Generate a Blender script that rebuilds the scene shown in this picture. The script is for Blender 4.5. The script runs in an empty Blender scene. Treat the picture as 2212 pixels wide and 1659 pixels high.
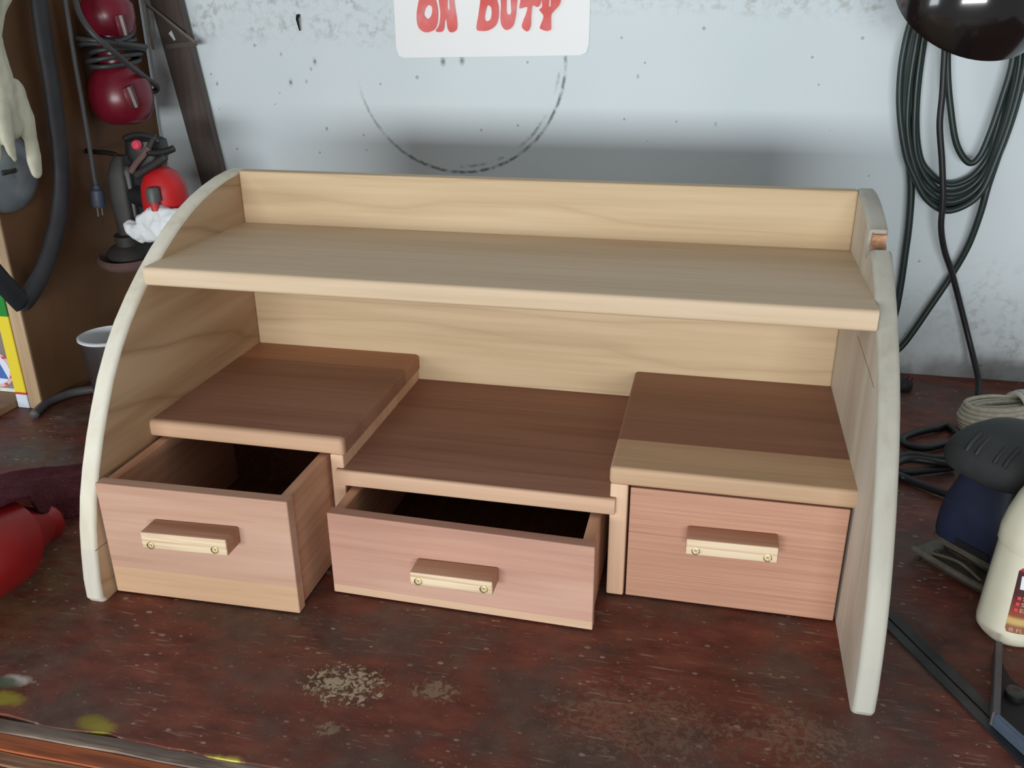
import bpy, bmesh, math, random
from mathutils import Vector, Matrix, noise as mnoise

random.seed(4)
scene = bpy.context.scene
COL = scene.collection

# ------------------------------------------------------------------ camera
FPX = 1927.14
CAM = Vector((0.5983, -1.0477, 0.5767))
RX = Vector((0.97497, 0.22221, -0.00717))       # right
RY = Vector((0.07982, -0.37997, -0.92155))      # down
RZ = Vector((-0.20750, 0.89791, -0.38819))      # forward
cd = bpy.data.cameras.new('camera')
cd.sensor_fit = 'HORIZONTAL'
cd.sensor_width = 36.0
cd.lens = FPX / 2212.0 * 36.0
cd.clip_start = 0.02
cam = bpy.data.objects.new('camera', cd)
cam.matrix_world = Matrix(((RX.x, -RY.x, -RZ.x, CAM.x), (RX.y, -RY.y, -RZ.y, CAM.y), (RX.z, -RY.z, -RZ.z, CAM.z), (0, 0, 0, 1)))
COL.objects.link(cam)
scene.camera = cam

# ------------------------------------------------------------------ light
world = bpy.data.worlds.new('world')
scene.world = world
world.use_nodes = True
bg = world.node_tree.nodes['Background']
bg.inputs[0].default_value = (0.96, 0.98, 1.0, 1)
bg.inputs[1].default_value = 0.28


def area(name, loc, target, sx, sy, power, col):
    l = bpy.data.lights.new(name, 'AREA')
    l.shape = 'RECTANGLE'
    l.size = sx
    l.size_y = sy
    l.energy = power
    l.color = col
    o = bpy.data.objects.new(name, l)
    o.location = loc
    o.rotation_euler = (Vector(target) - Vector(loc)).to_track_quat('-Z', 'Y').to_euler()
    COL.objects.link(o)
    return o


area('doorway_daylight', (0.38, -3.5, 0.36), (0.50, 0.3, 0.36), 2.24, 0.52, 94, (0.96, 0.99, 1.0))
area('side_window_daylight', (-2.0, -1.35, 0.62), (0.3, 0.0, 0.25), 0.7, 0.7, 13, (0.86, 0.95, 1.0))

scene.view_settings.view_transform = 'Standard'
scene.view_settings.look = 'None'
scene.view_settings.exposure = 0.0
scene.view_settings.gamma = 1.0
scene.view_settings.use_curve_mapping = False


# ------------------------------------------------------------------ helpers
def ray(u, v):
    return RX * ((u - 1106) / FPX) + RY * ((v - 829.5) / FPX) + RZ


def at(u, v, **k):
    """point of a known plane (x=, y= or z=) that lies along a direction"""
    ax, val = list(k.items())[0]
    i = 'xyz'.index(ax)
    d = ray(u, v)
    return CAM + d * ((val - CAM[i]) / d[i])


ORG = {}


def srgb(r, g, b):
    f = lambda c: (c / 255 / 12.92) if c / 255 <= 0.04045 else ((c / 255 + 0.055) / 1.055) ** 2.4
    return (f(r), f(g), f(b), 1)


def thing(name, label, cat, loc, group=None):
    o = bpy.data.objects.new(name, None)
    o.empty_display_size = 0.03
    o.location = loc
    COL.objects.link(o)
    o['label'] = label
    o['category'] = cat
    if group:
        o['group'] = group
    ORG[o.name] = Vector(loc)
    return o


def mesh_obj(name, me, mat, parent=None, origin=None, smooth=False, angle=40):
    o = bpy.data.objects.new(name, me)
    COL.objects.link(o)
    org = ORG[parent.name] if parent is not None else (Vector(origin) if origin is not None else Vector((0, 0, 0)))
    me.transform(Matrix.Translation(-org))
    if parent is not None:
        o.parent = parent
    else:
        o.location = org
    ORG[o.name] = org
    if mat is not None:
        me.materials.append(mat)
    if smooth:
        me.shade_smooth()
        if angle:
            try:
                me.set_sharp_from_angle(angle=math.radians(angle))
            except Exception:
                pass
    return o


def obj(name, bm, mat, parent=None, origin=None, smooth=False, angle=40):
    bmesh.ops.recalc_face_normals(bm, faces=bm.faces[:])
    me = bpy.data.meshes.new(name)
    bm.to_mesh(me)
    bm.free()
    return mesh_obj(name, me, mat, parent, origin, smooth, angle)


def tag(o, label, cat, group=None):
    o['label'] = label
    o['category'] = cat
    if group:
        o['group'] = group
    return o


def struct(o):
    o['kind'] = 'structure'
    return o


def add_hull8(bm, p):
    """box from 8 corners: bottom 4 ccw, top 4 ccw"""
    v = [bm.verts.new(q) for q in p]
    for f in ((3, 2, 1, 0), (4, 5, 6, 7), (0, 1, 5, 4), (1, 2, 6, 5), (2, 3, 7, 6), (3, 0, 4, 7)):
        bm.faces.new([v[i] for i in f])
    return v


def add_box(bm, x0, x1, y0, y1, z0, z1):
    return add_hull8(bm, [(x0, y0, z0), (x1, y0, z0), (x1, y1, z0), (x0, y1, z0), (x0, y0, z1), (x1, y0, z1), (x1, y1, z1), (x0, y1, z1)])


def rbox(x0, x1, y0, y1, z0, z1, r=0.0015, seg=2):
    bm = bmesh.new()
    add_box(bm, x0, x1, y0, y1, z0, z1)
    bmesh.ops.bevel(bm, geom=bm.edges[:], offset=r, segments=seg, affect='EDGES', profile=0.5)
    return bm


def catmull(pts, n=8, closed=False):
    pts = [Vector(p) for p in pts]
    out = []
    m = len(pts)
    rng = m if closed else m - 1
    for i in range(rng):
        if closed:
            p0, p1, p2, p3 = pts[(i - 1) % m], pts[i], pts[(i + 1) % m], pts[(i + 2) % m]
        else:
            p0, p1, p2, p3 = pts[max(i - 1, 0)], pts[i], pts[i + 1], pts[min(i + 2, m - 1)]
        for k in range(n):
            t = k / n
            out.append(0.5 * ((2 * p1) + (p2 - p0) * t + (2 * p0 - 5 * p1 + 4 * p2 - p3) * t * t + (3 * p1 - p0 - 3 * p2 + p3) * t ** 3))
    if not closed:
        out.append(pts[-1])
    return out


def add_tube(bm, pts, rad, seg=8, closed=False, flat=1.0, flat_dir=None):
    """swept tube; rad is a number or list; flat squashes the section along flat_dir"""
    n = len(pts)
    rads = rad if isinstance(rad, (list, tuple)) else [rad] * n
    rings = []
    up = None
    for i in range(n):
        a = pts[(i - 1) % n] if (closed or i > 0) else pts[i]
        b = pts[(i + 1) % n] if (closed or i < n - 1) else pts[i]
        t = (b - a)
        t = t.normalized() if t.length > 1e-9 else Vector((0, 0, 1))
        if flat_dir is not None:
            e1 = Vector(flat_dir) - t * t.dot(Vector(flat_dir))
            e1.normalize()
        else:
            if up is None:
                up = Vector((0, 0, 1)) if abs(t.z) < 0.9 else Vector((1, 0, 0))
            e1 = up - t * t.dot(up)
            e1.normalize()
            up = e1
        e2 = t.cross(e1)
        ring = []
        for k in range(seg):
            an = 2 * math.pi * k / seg
            ring.append(bm.verts.new(pts[i] + e1 * (rads[i] * flat * math.cos(an)) + e2 * (rads[i] * math.sin(an))))
        rings.append(ring)
    for i in range(n if closed else n - 1):
        r0, r1 = rings[i], rings[(i + 1) % n]
        for k in range(seg):
            bm.faces.new((r0[k], r0[(k + 1) % seg], r1[(k + 1) % seg], r1[k]))
    if not closed:
        bm.faces.new(rings[0][::-1])
        bm.faces.new(rings[-1])


def tube(pts, rad, seg=8, closed=False, **k):
    bm = bmesh.new()
    add_tube(bm, [Vector(p) for p in pts], rad, seg, closed, **k)
    return bm


def lathe(bm, prof, c, axis, seg=32, close=False):
    """revolve (r, h) profile about the axis through c"""
    axis = Vector(axis).normalized()
    e1 = axis.orthogonal().normalized()
    e2 = axis.cross(e1)
    c = Vector(c)
    rings = []
    for r, h in prof:
        if r < 1e-6:
            rings.append([bm.verts.new(c + axis * h)])
        else:
            rings.append([bm.verts.new(c + axis * h + (e1 * math.cos(2 * math.pi * k / seg) + e2 * math.sin(2 * math.pi * k / seg)) * r) for k in range(seg)])
    pr = list(zip(rings[:-1], rings[1:]))
    if close:
        pr.append((rings[-1], rings[0]))
    for a, b in pr:
        for k in range(seg):
            k2 = (k + 1) % seg
            if len(a) == 1 and len(b) == 1:
                continue
            if len(a) == 1:
                bm.faces.new((a[0], b[k], b[k2]))
            elif len(b) == 1:
                bm.faces.new((a[k], a[k2], b[0]))
            else:
                bm.faces.new((a[k], a[k2], b[k2], b[k]))
    return bm


def loft(bm, secs, c, yaw=0.0, seg=32):
    """stack of superellipse sections (z, half_x, half_y, off_x, off_y, power)"""
    cs, sn = math.cos(yaw), math.sin(yaw)
    rings = []
    for z, hx, hy, ox, oy, pw in secs:
        ring = []
        for k in range(seg):
            a = 2 * math.pi * k / seg
            ca, sa = math.cos(a), math.sin(a)
            x = ox + hx * math.copysign(abs(ca) ** (2 / pw), ca)
            y = oy + hy * math.copysign(abs(sa) ** (2 / pw), sa)
            ring.append(bm.verts.new((c[0] + x * cs - y * sn, c[1] + x * sn + y * cs, c[2] + z)))
        rings.append(ring)
    for a, b in zip(rings[:-1], rings[1:]):
        for k in range(seg):
            bm.faces.new((a[k], a[(k + 1) % seg], b[(k + 1) % seg], b[k]))
    bm.faces.new(rings[0][::-1])
    bm.faces.new(rings[-1])
    return bm


def prism(poly, axis, d0, d1):
    """extrude a polygon of Vector points from offset d0 to d1 along axis"""
    bm = bmesh.new()
    ax = Vector(axis)
    a = [bm.verts.new(Vector(p) + ax * d0) for p in poly]
    b = [bm.verts.new(Vector(p) + ax * d1) for p in poly]
    n = len(poly)
    bm.faces.new(a)
    bm.faces.new(b[::-1])
    for i in range(n):
        bm.faces.new((a[i], a[(i + 1) % n], b[(i + 1) % n], b[i]))
    return bm


def eval_mesh(o):
    dg = bpy.context.evaluated_depsgraph_get()
    me = bpy.data.meshes.new_from_object(o.evaluated_get(dg))
    bpy.data.objects.remove(o)
    return me


def blob_mesh(chains, voxel=0.003, smooth=4, disp=None, squash=None):
    """one continuous skin around chains of (point, radius)"""
    bm = bmesh.new()
    for ch in chains:
        for (p0, r0), (p1, r1) in zip(ch[:-1], ch[1:]):
            p0, p1 = Vector(p0), Vector(p1)
            n = max(2, int((p1 - p0).length / (0.35 * min(r0, r1))) + 1)
            for i in range(n + 1):
                t = i / n
                bmesh.ops.create_icosphere(bm, subdivisions=2, radius=r0 + (r1 - r0) * t, matrix=Matrix.Translation(p0.lerp(p1, t)))
    me = bpy.data.meshes.new('skin')
    bm.to_mesh(me)
    bm.free()
    o = bpy.data.objects.new('skin', me)
    COL.objects.link(o)
    m = o.modifiers.new('r', 'REMESH')
    m.mode = 'VOXEL'
    m.voxel_size = voxel
    s = o.modifiers.new('s', 'SMOOTH')
    s.factor = 0.5
    s.iterations = smooth
    out = eval_mesh(o)
    if squash:
        c, ax, f = squash
        i = 'xyz'.index(ax)
        for v in out.vertices:
            v.co[i] = c + (v.co[i] - c) * f
    if disp:
        amp, sc = disp
        nr = [v.normal.copy() for v in out.vertices]
        for v, q in zip(out.vertices, nr):
            v.co = v.co + q * (amp * mnoise.noise(v.co * sc) + 0.5 * amp * mnoise.noise(v.co * sc * 2.3))
    return out


def text_mesh(body, size):
    cu = bpy.data.curves.new('lettering', 'FONT')
    cu.body = body
    cu.size = size
    cu.offset = size * 0.012
    o = bpy.data.objects.new('lettering', cu)
    COL.objects.link(o)
    return eval_mesh(o)


def outline_mesh(splines, bevel_n=6):
    """filled flat shape from closed outlines (holes allowed); points are (x, y)"""
    cu = bpy.data.curves.new('outline', 'CURVE')
    cu.dimensions = '2D'
    cu.fill_mode = 'BOTH'
    for s in splines:
        pts = catmull([Vector((p[0], p[1], 0)) for p in s], bevel_n, True)
        sp = cu.splines.new('POLY')
        sp.points.add(len(pts) - 1)
        for q, p in zip(sp.points, pts):
            q.co = (p.x, p.y, 0, 1)
        sp.use_cyclic_u = True
    o = bpy.data.objects.new('outline', cu)
    COL.objects.link(o)
    return eval_mesh(o)


# ------------------------------------------------------------------ materials
class NT:
    def __init__(self, name):
        self.mat = bpy.data.materials.new(name)
        self.mat.use_nodes = True
        self.t = self.mat.node_tree
        self.bsdf = self.t.nodes['Principled BSDF']
        self._c = None

    def n(self, typ, ins=None, **props):
        nd = self.t.nodes.new(typ)
        for k, v in props.items():
            setattr(nd, k, v)
        for k, v in (ins or {}).items():
            self.put(nd.inputs[k], v)
        return nd

    def put(self, sock, v):
        if isinstance(v, bpy.types.NodeSocket):
            self.t.links.new(v, sock)
        else:
            if isinstance(v, (tuple, list)) and len(v) == 3 and sock.type == 'RGBA':
                v = (*v, 1)
            sock.default_value = v

    def obj(self):
        if self._c is None:
            self._c = self.n('ShaderNodeTexCoord').outputs['Object']
        return self._c

    def map(self, sc=(1, 1, 1), loc=(0, 0, 0), rot=(0, 0, 0), vec=None):
        return self.n('ShaderNodeMapping', {'Vector': vec or self.obj(), 'Scale': sc, 'Location': loc, 'Rotation': rot}).outputs[0]

    def noise(self, scale, detail=4, rough=0.55, dist=0.0, vec=None):
        return self.n('ShaderNodeTexNoise', {'Vector': vec or self.obj(), 'Scale': scale, 'Detail': detail, 'Roughness': rough, 'Distortion': dist}).outputs['Fac']

    def vor(self, scale, vec=None, feature='F1', rnd=1.0):
        return self.n('ShaderNodeTexVoronoi', {'Vector': vec or self.obj(), 'Scale': scale, 'Randomness': rnd}, feature=feature).outputs['Distance']

    def ramp(self, fac, stops, interp='LINEAR'):
        nd = self.n('ShaderNodeValToRGB', {'Fac': fac})
        cr = nd.color_ramp
        cr.interpolation = interp
        while len(cr.elements) < len(stops):
            cr.elements.new(0.5)
        for e, (p, c) in zip(cr.elements, stops):
            e.position = p
            e.color = c if isinstance(c, (tuple, list)) else (c, c, c, 1)
        return nd.outputs[0]

    def math(self, op, a, b=0.0, clamp=False):
        nd = self.n('ShaderNodeMath', operation=op, use_clamp=clamp)
        self.put(nd.inputs[0], a)
        self.put(nd.inputs[1], b)
        return nd.outputs[0]

    def mix(self, fac, a, b, blend='MIX'):
        nd = self.n('ShaderNodeMix', data_type='RGBA', blend_type=blend)
        self.put(nd.inputs['Factor'], fac)
        self.put(nd.inputs[6], a)
        self.put(nd.inputs[7], b)
        return nd.outputs[2]

    def sep(self, vec=None):
        return self.n('ShaderNodeSeparateXYZ', {'Vector': vec or self.obj()}).outputs

    def dist(self, p, vec=None, sc=(1, 1, 1)):
        m = self.n('ShaderNodeVectorMath', operation='SUBTRACT')
        self.put(m.inputs[0], vec or self.obj())
        m.inputs[1].default_value = p
        k = self.n('ShaderNodeVectorMath', operation='MULTIPLY')
        self.t.links.new(m.outputs[0], k.inputs[0])
        k.inputs[1].default_value = sc
        l = self.n('ShaderNodeVectorMath', operation='LENGTH')
        self.t.links.new(k.outputs[0], l.inputs[0])
        return l.outputs['Value']

    def done(self, col, rough=0.5, metal=0.0, bump=None, strength=0.2, bdist=0.001, spec=None, coat=None):
        self.put(self.bsdf.inputs['Base Color'], col)
        self.put(self.bsdf.inputs['Roughness'], rough)
        self.put(self.bsdf.inputs['Metallic'], metal)
        if spec is not None:
            self.put(self.bsdf.inputs['Specular IOR Level'], spec)
        if coat is not None:
            self.put(self.bsdf.inputs['Coat Weight'], coat)
        if bump is not None:
            b = self.n('ShaderNodeBump', {'Height': bump, 'Strength': strength, 'Distance': bdist})
            self.t.links.new(b.outputs[0], self.bsdf.inputs['Normal'])
        return self.mat


def wood(name, c1, c2, c3, grain='X', fine=1.0, figure=0.4, seed=0.0, rough=0.55, bands=None, wave=None):
    """sanded wood: fibres along one axis, slow figure, optional glued-up strips"""
    t = NT(name)
    i = 'XYZ'.index(grain)
    s1 = [160 * fine] * 3
    s1[i] = 4.0
    s2 = [16.0] * 3
    s2[i] = 1.6
    loc = (seed, seed * 1.7, seed * 0.6)
    f1 = t.noise(1.0, 3, 0.6, 0.0, t.map(s1, loc))
    f2 = t.noise(1.0, 2, 0.5, 0.6, t.map(s2, loc))
    fac = t.math('ADD', t.math('MULTIPLY', f1, 1 - figure), t.math('MULTIPLY', f2, figure))
    col = t.ramp(fac, [(0.30, srgb(*c3)), (0.47, srgb(*c2)), (0.62, srgb(*c1))])
    if wave:
        axis_scale, wsc, dist, amt, wc = wave
        w = t.n('ShaderNodeTexWave', {'Vector': t.map(axis_scale, loc), 'Scale': wsc, 'Distortion': dist, 'Detail': 2.0, 'Detail Scale': 1.2}, wave_type='RINGS', rings_direction='X', wave_profile='SAW').outputs['Fac']
        wf = t.math('MULTIPLY', t.ramp(w, [(0.0, 1.0), (0.10, 0.25), (0.45, 0.0), (0.85, 0.0), (1.0, 0.6)]), amt)
        col = t.mix(wf, col, srgb(*wc))
    if bands:
        ax, stops = bands
        z = t.sep()['XYZ'.index(ax)]
        wob = t.math('ADD', z, t.math('MULTIPLY', t.math('SUBTRACT', f2, 0.5), 0.004))
        for lo, hi, c, amt in stops:
            inside = t.math('MULTIPLY', t.math('GREATER_THAN', wob, lo), t.math('LESS_THAN', wob, hi))
            col = t.mix(t.math('MULTIPLY', inside, amt), col, t.mix(1.0, srgb(*c), t.ramp(fac, [(0.3, 0.82), (0.62, 1.08)]), 'MULTIPLY'))
    return t.done(col, rough, bump=f1, strength=0.12, bdist=0.0006, spec=0.3)


def plain(name, c, rough=0.5, metal=0.0, var=0.12, scale=40, spec=None, coat=None, bump=0.05):
    t = NT(name)
    f = t.noise(scale, 3, 0.6)
    r, g, b, _ = srgb(*c)
    lo = (r * (1 - var), g * (1 - var), b * (1 - var), 1)
    hi = (min(1, r * (1 + var)), min(1, g * (1 + var)), min(1, b * (1 + var)), 1)
    col = t.ramp(f, [(0.3, lo), (0.7, hi)])
    return t.done(col, rough, metal, bump=f if bump > 0.06 else None, strength=bump, bdist=0.001, spec=spec, coat=coat)


M = {}
# pale softwood of shelves and sides
M['pine_shelf'] = wood('pine_shelf', (214, 192, 164), (206, 182, 152), (194, 168, 138), 'X', 1.0, 0.6, 1.0)
M['pine_back'] = wood('pine_back', (208, 184, 150), (200, 175, 139), (188, 161, 126), 'X', 0.8, 0.55, 2.3,
                      wave=((1.1, 9.0, 9.0), 1.5, 7.0, 0.34, (158, 124, 92)))
M['pine_side'] = wood('pine_side', (226, 222, 206), (219, 212, 193), (204, 194, 172), 'Z', 0.6, 0.6, 3.1, bands=('Z', [(-0.01, 0.0625, (212, 210, 198), 0.7)]))
M['pine_side_brown'] = wood('pine_side_brown', (196, 168, 136), (180, 150, 118), (150, 116, 86), 'Y', 0.5, 0.75, 31.0,
                            wave=((4.0, 1.3, 9.0), 1.2, 5.0, 0.5, (124, 88, 62)))
M['pine_side_grey'] = wood('pine_side_grey', (206, 197, 182), (196, 185, 168), (176, 161, 143), 'Z', 0.6, 0.65, 33.0)
M['pine_edge_dimmed'] = wood('pine_edge_dimmed', (190, 187, 174), (181, 177, 164), (164, 157, 142), 'Z', 0.5, 0.7, 35.0, bands=('Z', [(-0.01, 0.052, (178, 177, 168), 0.8)]))  # right panel edge: light falling off to the right put into darker pine
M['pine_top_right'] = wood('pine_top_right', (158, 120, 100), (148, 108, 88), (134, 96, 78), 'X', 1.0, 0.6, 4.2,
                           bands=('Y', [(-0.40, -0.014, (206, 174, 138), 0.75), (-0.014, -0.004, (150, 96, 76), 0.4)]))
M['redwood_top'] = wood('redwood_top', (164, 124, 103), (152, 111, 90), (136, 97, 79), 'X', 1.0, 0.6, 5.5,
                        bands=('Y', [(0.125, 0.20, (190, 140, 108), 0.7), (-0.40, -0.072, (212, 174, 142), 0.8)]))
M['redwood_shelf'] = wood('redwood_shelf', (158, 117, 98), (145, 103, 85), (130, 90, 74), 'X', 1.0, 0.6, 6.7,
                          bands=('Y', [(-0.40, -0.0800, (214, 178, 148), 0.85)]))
M['drawer_pink'] = wood('drawer_pink', (200, 164, 143), (192, 154, 132), (178, 137, 116), 'X', 1.0, 0.6, 7.9,
                        bands=('Z', [(-0.01, 0.034, (208, 172, 134), 0.7)]))
M['drawer_rose'] = wood('drawer_rose', (204, 164, 145), (195, 152, 133), (178, 133, 115), 'X', 1.0, 0.65, 9.4,
                        bands=('Z', [(-0.01, 0.012, (214, 182, 150), 0.8)]))
M['drawer_fir'] = wood('drawer_fir', (196, 150, 126), (187, 140, 116), (170, 122, 100), 'X', 2.4, 0.18, 11.1)
M['drawer_side'] = wood('drawer_side', (216, 172, 142), (200, 152, 122), (176, 126, 98), 'Y', 0.9, 0.5, 12.6)
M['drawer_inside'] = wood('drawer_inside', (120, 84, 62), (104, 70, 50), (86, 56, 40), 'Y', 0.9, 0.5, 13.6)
M['divider'] = wood('divider', (232, 200, 172), (220, 184, 154), (196, 148, 118), 'Z', 0.7, 0.7, 14.3)
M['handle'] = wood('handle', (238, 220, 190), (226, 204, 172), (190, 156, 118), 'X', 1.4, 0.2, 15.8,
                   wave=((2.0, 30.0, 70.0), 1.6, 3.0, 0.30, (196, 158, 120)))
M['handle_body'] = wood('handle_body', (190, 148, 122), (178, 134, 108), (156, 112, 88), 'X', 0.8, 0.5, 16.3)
M['broken'] = wood('broken', (206, 170, 140), (184, 142, 112), (150, 106, 80), 'Z', 0.6, 0.7, 17.0)
M['brass'] = plain('brass_screw', (206, 196, 150), 0.28, 1.0)
M['seam'] = plain('wood_seam', (128, 110, 90), 0.7)


def wall_material():
    t = NT('painted_plaster')
    sx, sy, sz = t.sep()
    base = t.ramp(t.noise(2.2, 3, 0.5), [(0.3, srgb(214, 226, 231)), (0.7, srgb(226, 236, 239))])
    # rough unpainted zones: band along the top, patch low on the right
    n7 = t.math('SUBTRACT', t.noise(7, 3), 0.5)
    wobz = t.math('ADD', sz, t.math('MULTIPLY', n7, 0.05))
    wobx = t.math('ADD', sx, t.math('MULTIPLY', n7, 0.10))
    step_z = t.ramp(sx, [(0.0, 0.515), (0.30, 0.535), (0.42, 0.565), (0.75, 0.545)])
    topmask = t.ramp(t.math('SUBTRACT', wobz, step_z), [(0.0, 0.0), (0.03, 1.0)])
    low = t.math('MULTIPLY', t.ramp(t.math('SUBTRACT', wobx, 0.90), [(0.0, 0.0), (0.14, 1.0)]),
                 t.math('MULTIPLY', t.ramp(t.math('SUBTRACT', 0.22, wobz), [(0.0, 0.0), (0.10, 1.0)]), t.ramp(wobz, [(0.0, 0.4), (0.06, 1.0)])))
    mask = t.math('MAXIMUM', topmask, t.math('MULTIPLY', low, 0.9))
    sp = t.noise(70, 4, 0.65)
    sp2 = t.noise(26, 2, 0.6)
    speck = t.math('MULTIPLY', t.ramp(sp, [(0.47, 0.0), (0.60, 1.0)]), t.ramp(sp2, [(0.36, 0.1), (0.62, 1.0)]))
    col = t.mix(t.math('MULTIPLY', mask, t.math('MULTIPLY', speck, 0.5)), base, srgb(156, 150, 140))
    # wall greys towards the bench: shade there put into the colour
    bench_shade = t.math('MULTIPLY', t.ramp(sz, [(0.0, 0.5), (0.09, 0.0)]), t.ramp(sp2, [(0.35, 0.3), (0.65, 1.0)]))
    col = t.mix(bench_shade, col, srgb(140, 132, 130))
    # small dark specks all over
    v = t.n('ShaderNodeTexVoronoi', {'Vector': t.obj(), 'Scale': 34.0})
    size = t.math('MULTIPLY', t.ramp(v.outputs['Color'], [(0.55, 0.0), (1.0, 0.11)]), 1.0)
    dots = t.math('LESS_THAN', v.outputs['Distance'], size)
    col = t.mix(t.math('MULTIPLY', dots, 0.42), col, srgb(86, 84, 78))
    # larger fly spots
    for (u, vv, r, a) in [(680, 133, .0034, .9), (672, 149, .003, .5), (628, 178, .0034, .95), (957, 133, .004, .85), (998, 131, .004, .8), (469, 181, .003, .7), (706, 278, .002, .7), (662, 176, .0028, .5), (607, 117, .003, .5), (1378, 165, .002, .5), (1546, 268, .003, .4)]:
        p = at(u, vv, y=0.47)
        d = t.dist((p.x, 0.47, p.z), sc=(1.25, 0.0, 0.8))
        col = t.mix(t.math('MULTIPLY', t.ramp(d, [(r * 0.6, 1.0), (r * 1.25, 0.0)]), a), col, srgb(40, 42, 40))
    # pencilled circle
    A, B, C3 = at(786, 215, y=.47), at(1218, 175, y=.47), at(1000, 372, y=.47)
    ax_, az_, bx_, bz_, cx_, cz_ = A.x, A.z, B.x, B.z, C3.x, C3.z
    D = 2 * (ax_ * (bz_ - cz_) + bx_ * (cz_ - az_) + cx_ * (az_ - bz_))
    ux = ((ax_ ** 2 + az_ ** 2) * (bz_ - cz_) + (bx_ ** 2 + bz_ ** 2) * (cz_ - az_) + (cx_ ** 2 + cz_ ** 2) * (az_ - bz_)) / D
    uz = ((ax_ ** 2 + az_ ** 2) * (cx_ - bx_) + (bx_ ** 2 + bz_ ** 2) * (ax_ - cx_) + (cx_ ** 2 + cz_ ** 2) * (bx_ - ax_)) / D
    rad = math.hypot(ax_ - ux, az_ - uz)
    n180 = t.noise(150, 2, 0.65)
    d = t.dist((ux, 0.47, uz), sc=(1, 0, 1))
    wob = t.math('MULTIPLY', t.math('SUBTRACT', n180, 0.5), 0.004)
    ring = t.ramp(t.math('ABSOLUTE', t.math('SUBTRACT', t.math('ADD', d, wob), rad)), [(0.0006, 1.0), (0.0024, 0.0)])
    ring2 = t.math('MULTIPLY', t.ramp(t.math('ABSOLUTE', t.math('SUBTRACT', t.math('ADD', d, wob), rad - 0.010)), [(0.0006, 1.0), (0.002, 0.0)]),
                   t.math('MULTIPLY', t.ramp(sp2, [(0.48, 0.0), (0.6, 0.7)]), t.math('GREATER_THAN', sx, ux)))
    brk = t.ramp(sp, [(0.36, 0.15), (0.55, 1.0)])
    under = t.math('MULTIPLY', t.ramp(t.math('SUBTRACT', 0.47, sz), [(0.0, 0.0), (0.05, 1.0)]), t.ramp(sx, [(0.0, 0.55), (0.08, 1.0)]))
    right = t.math('MULTIPLY', t.math('GREATER_THAN', sx, ux), t.math('LESS_THAN', sz, 0.52))
    ringf = t.math('MULTIPLY', t.math('MULTIPLY', t.math('MAXIMUM', ring, ring2), brk), t.math('MAXIMUM', under, right))
    col = t.mix(t.math('MULTIPLY', ringf, 0.85), col, srgb(56, 58, 58))
    return t.done(col, 0.75, bump=sp, strength=0.10, bdist=0.004, spec=0.25)


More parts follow.
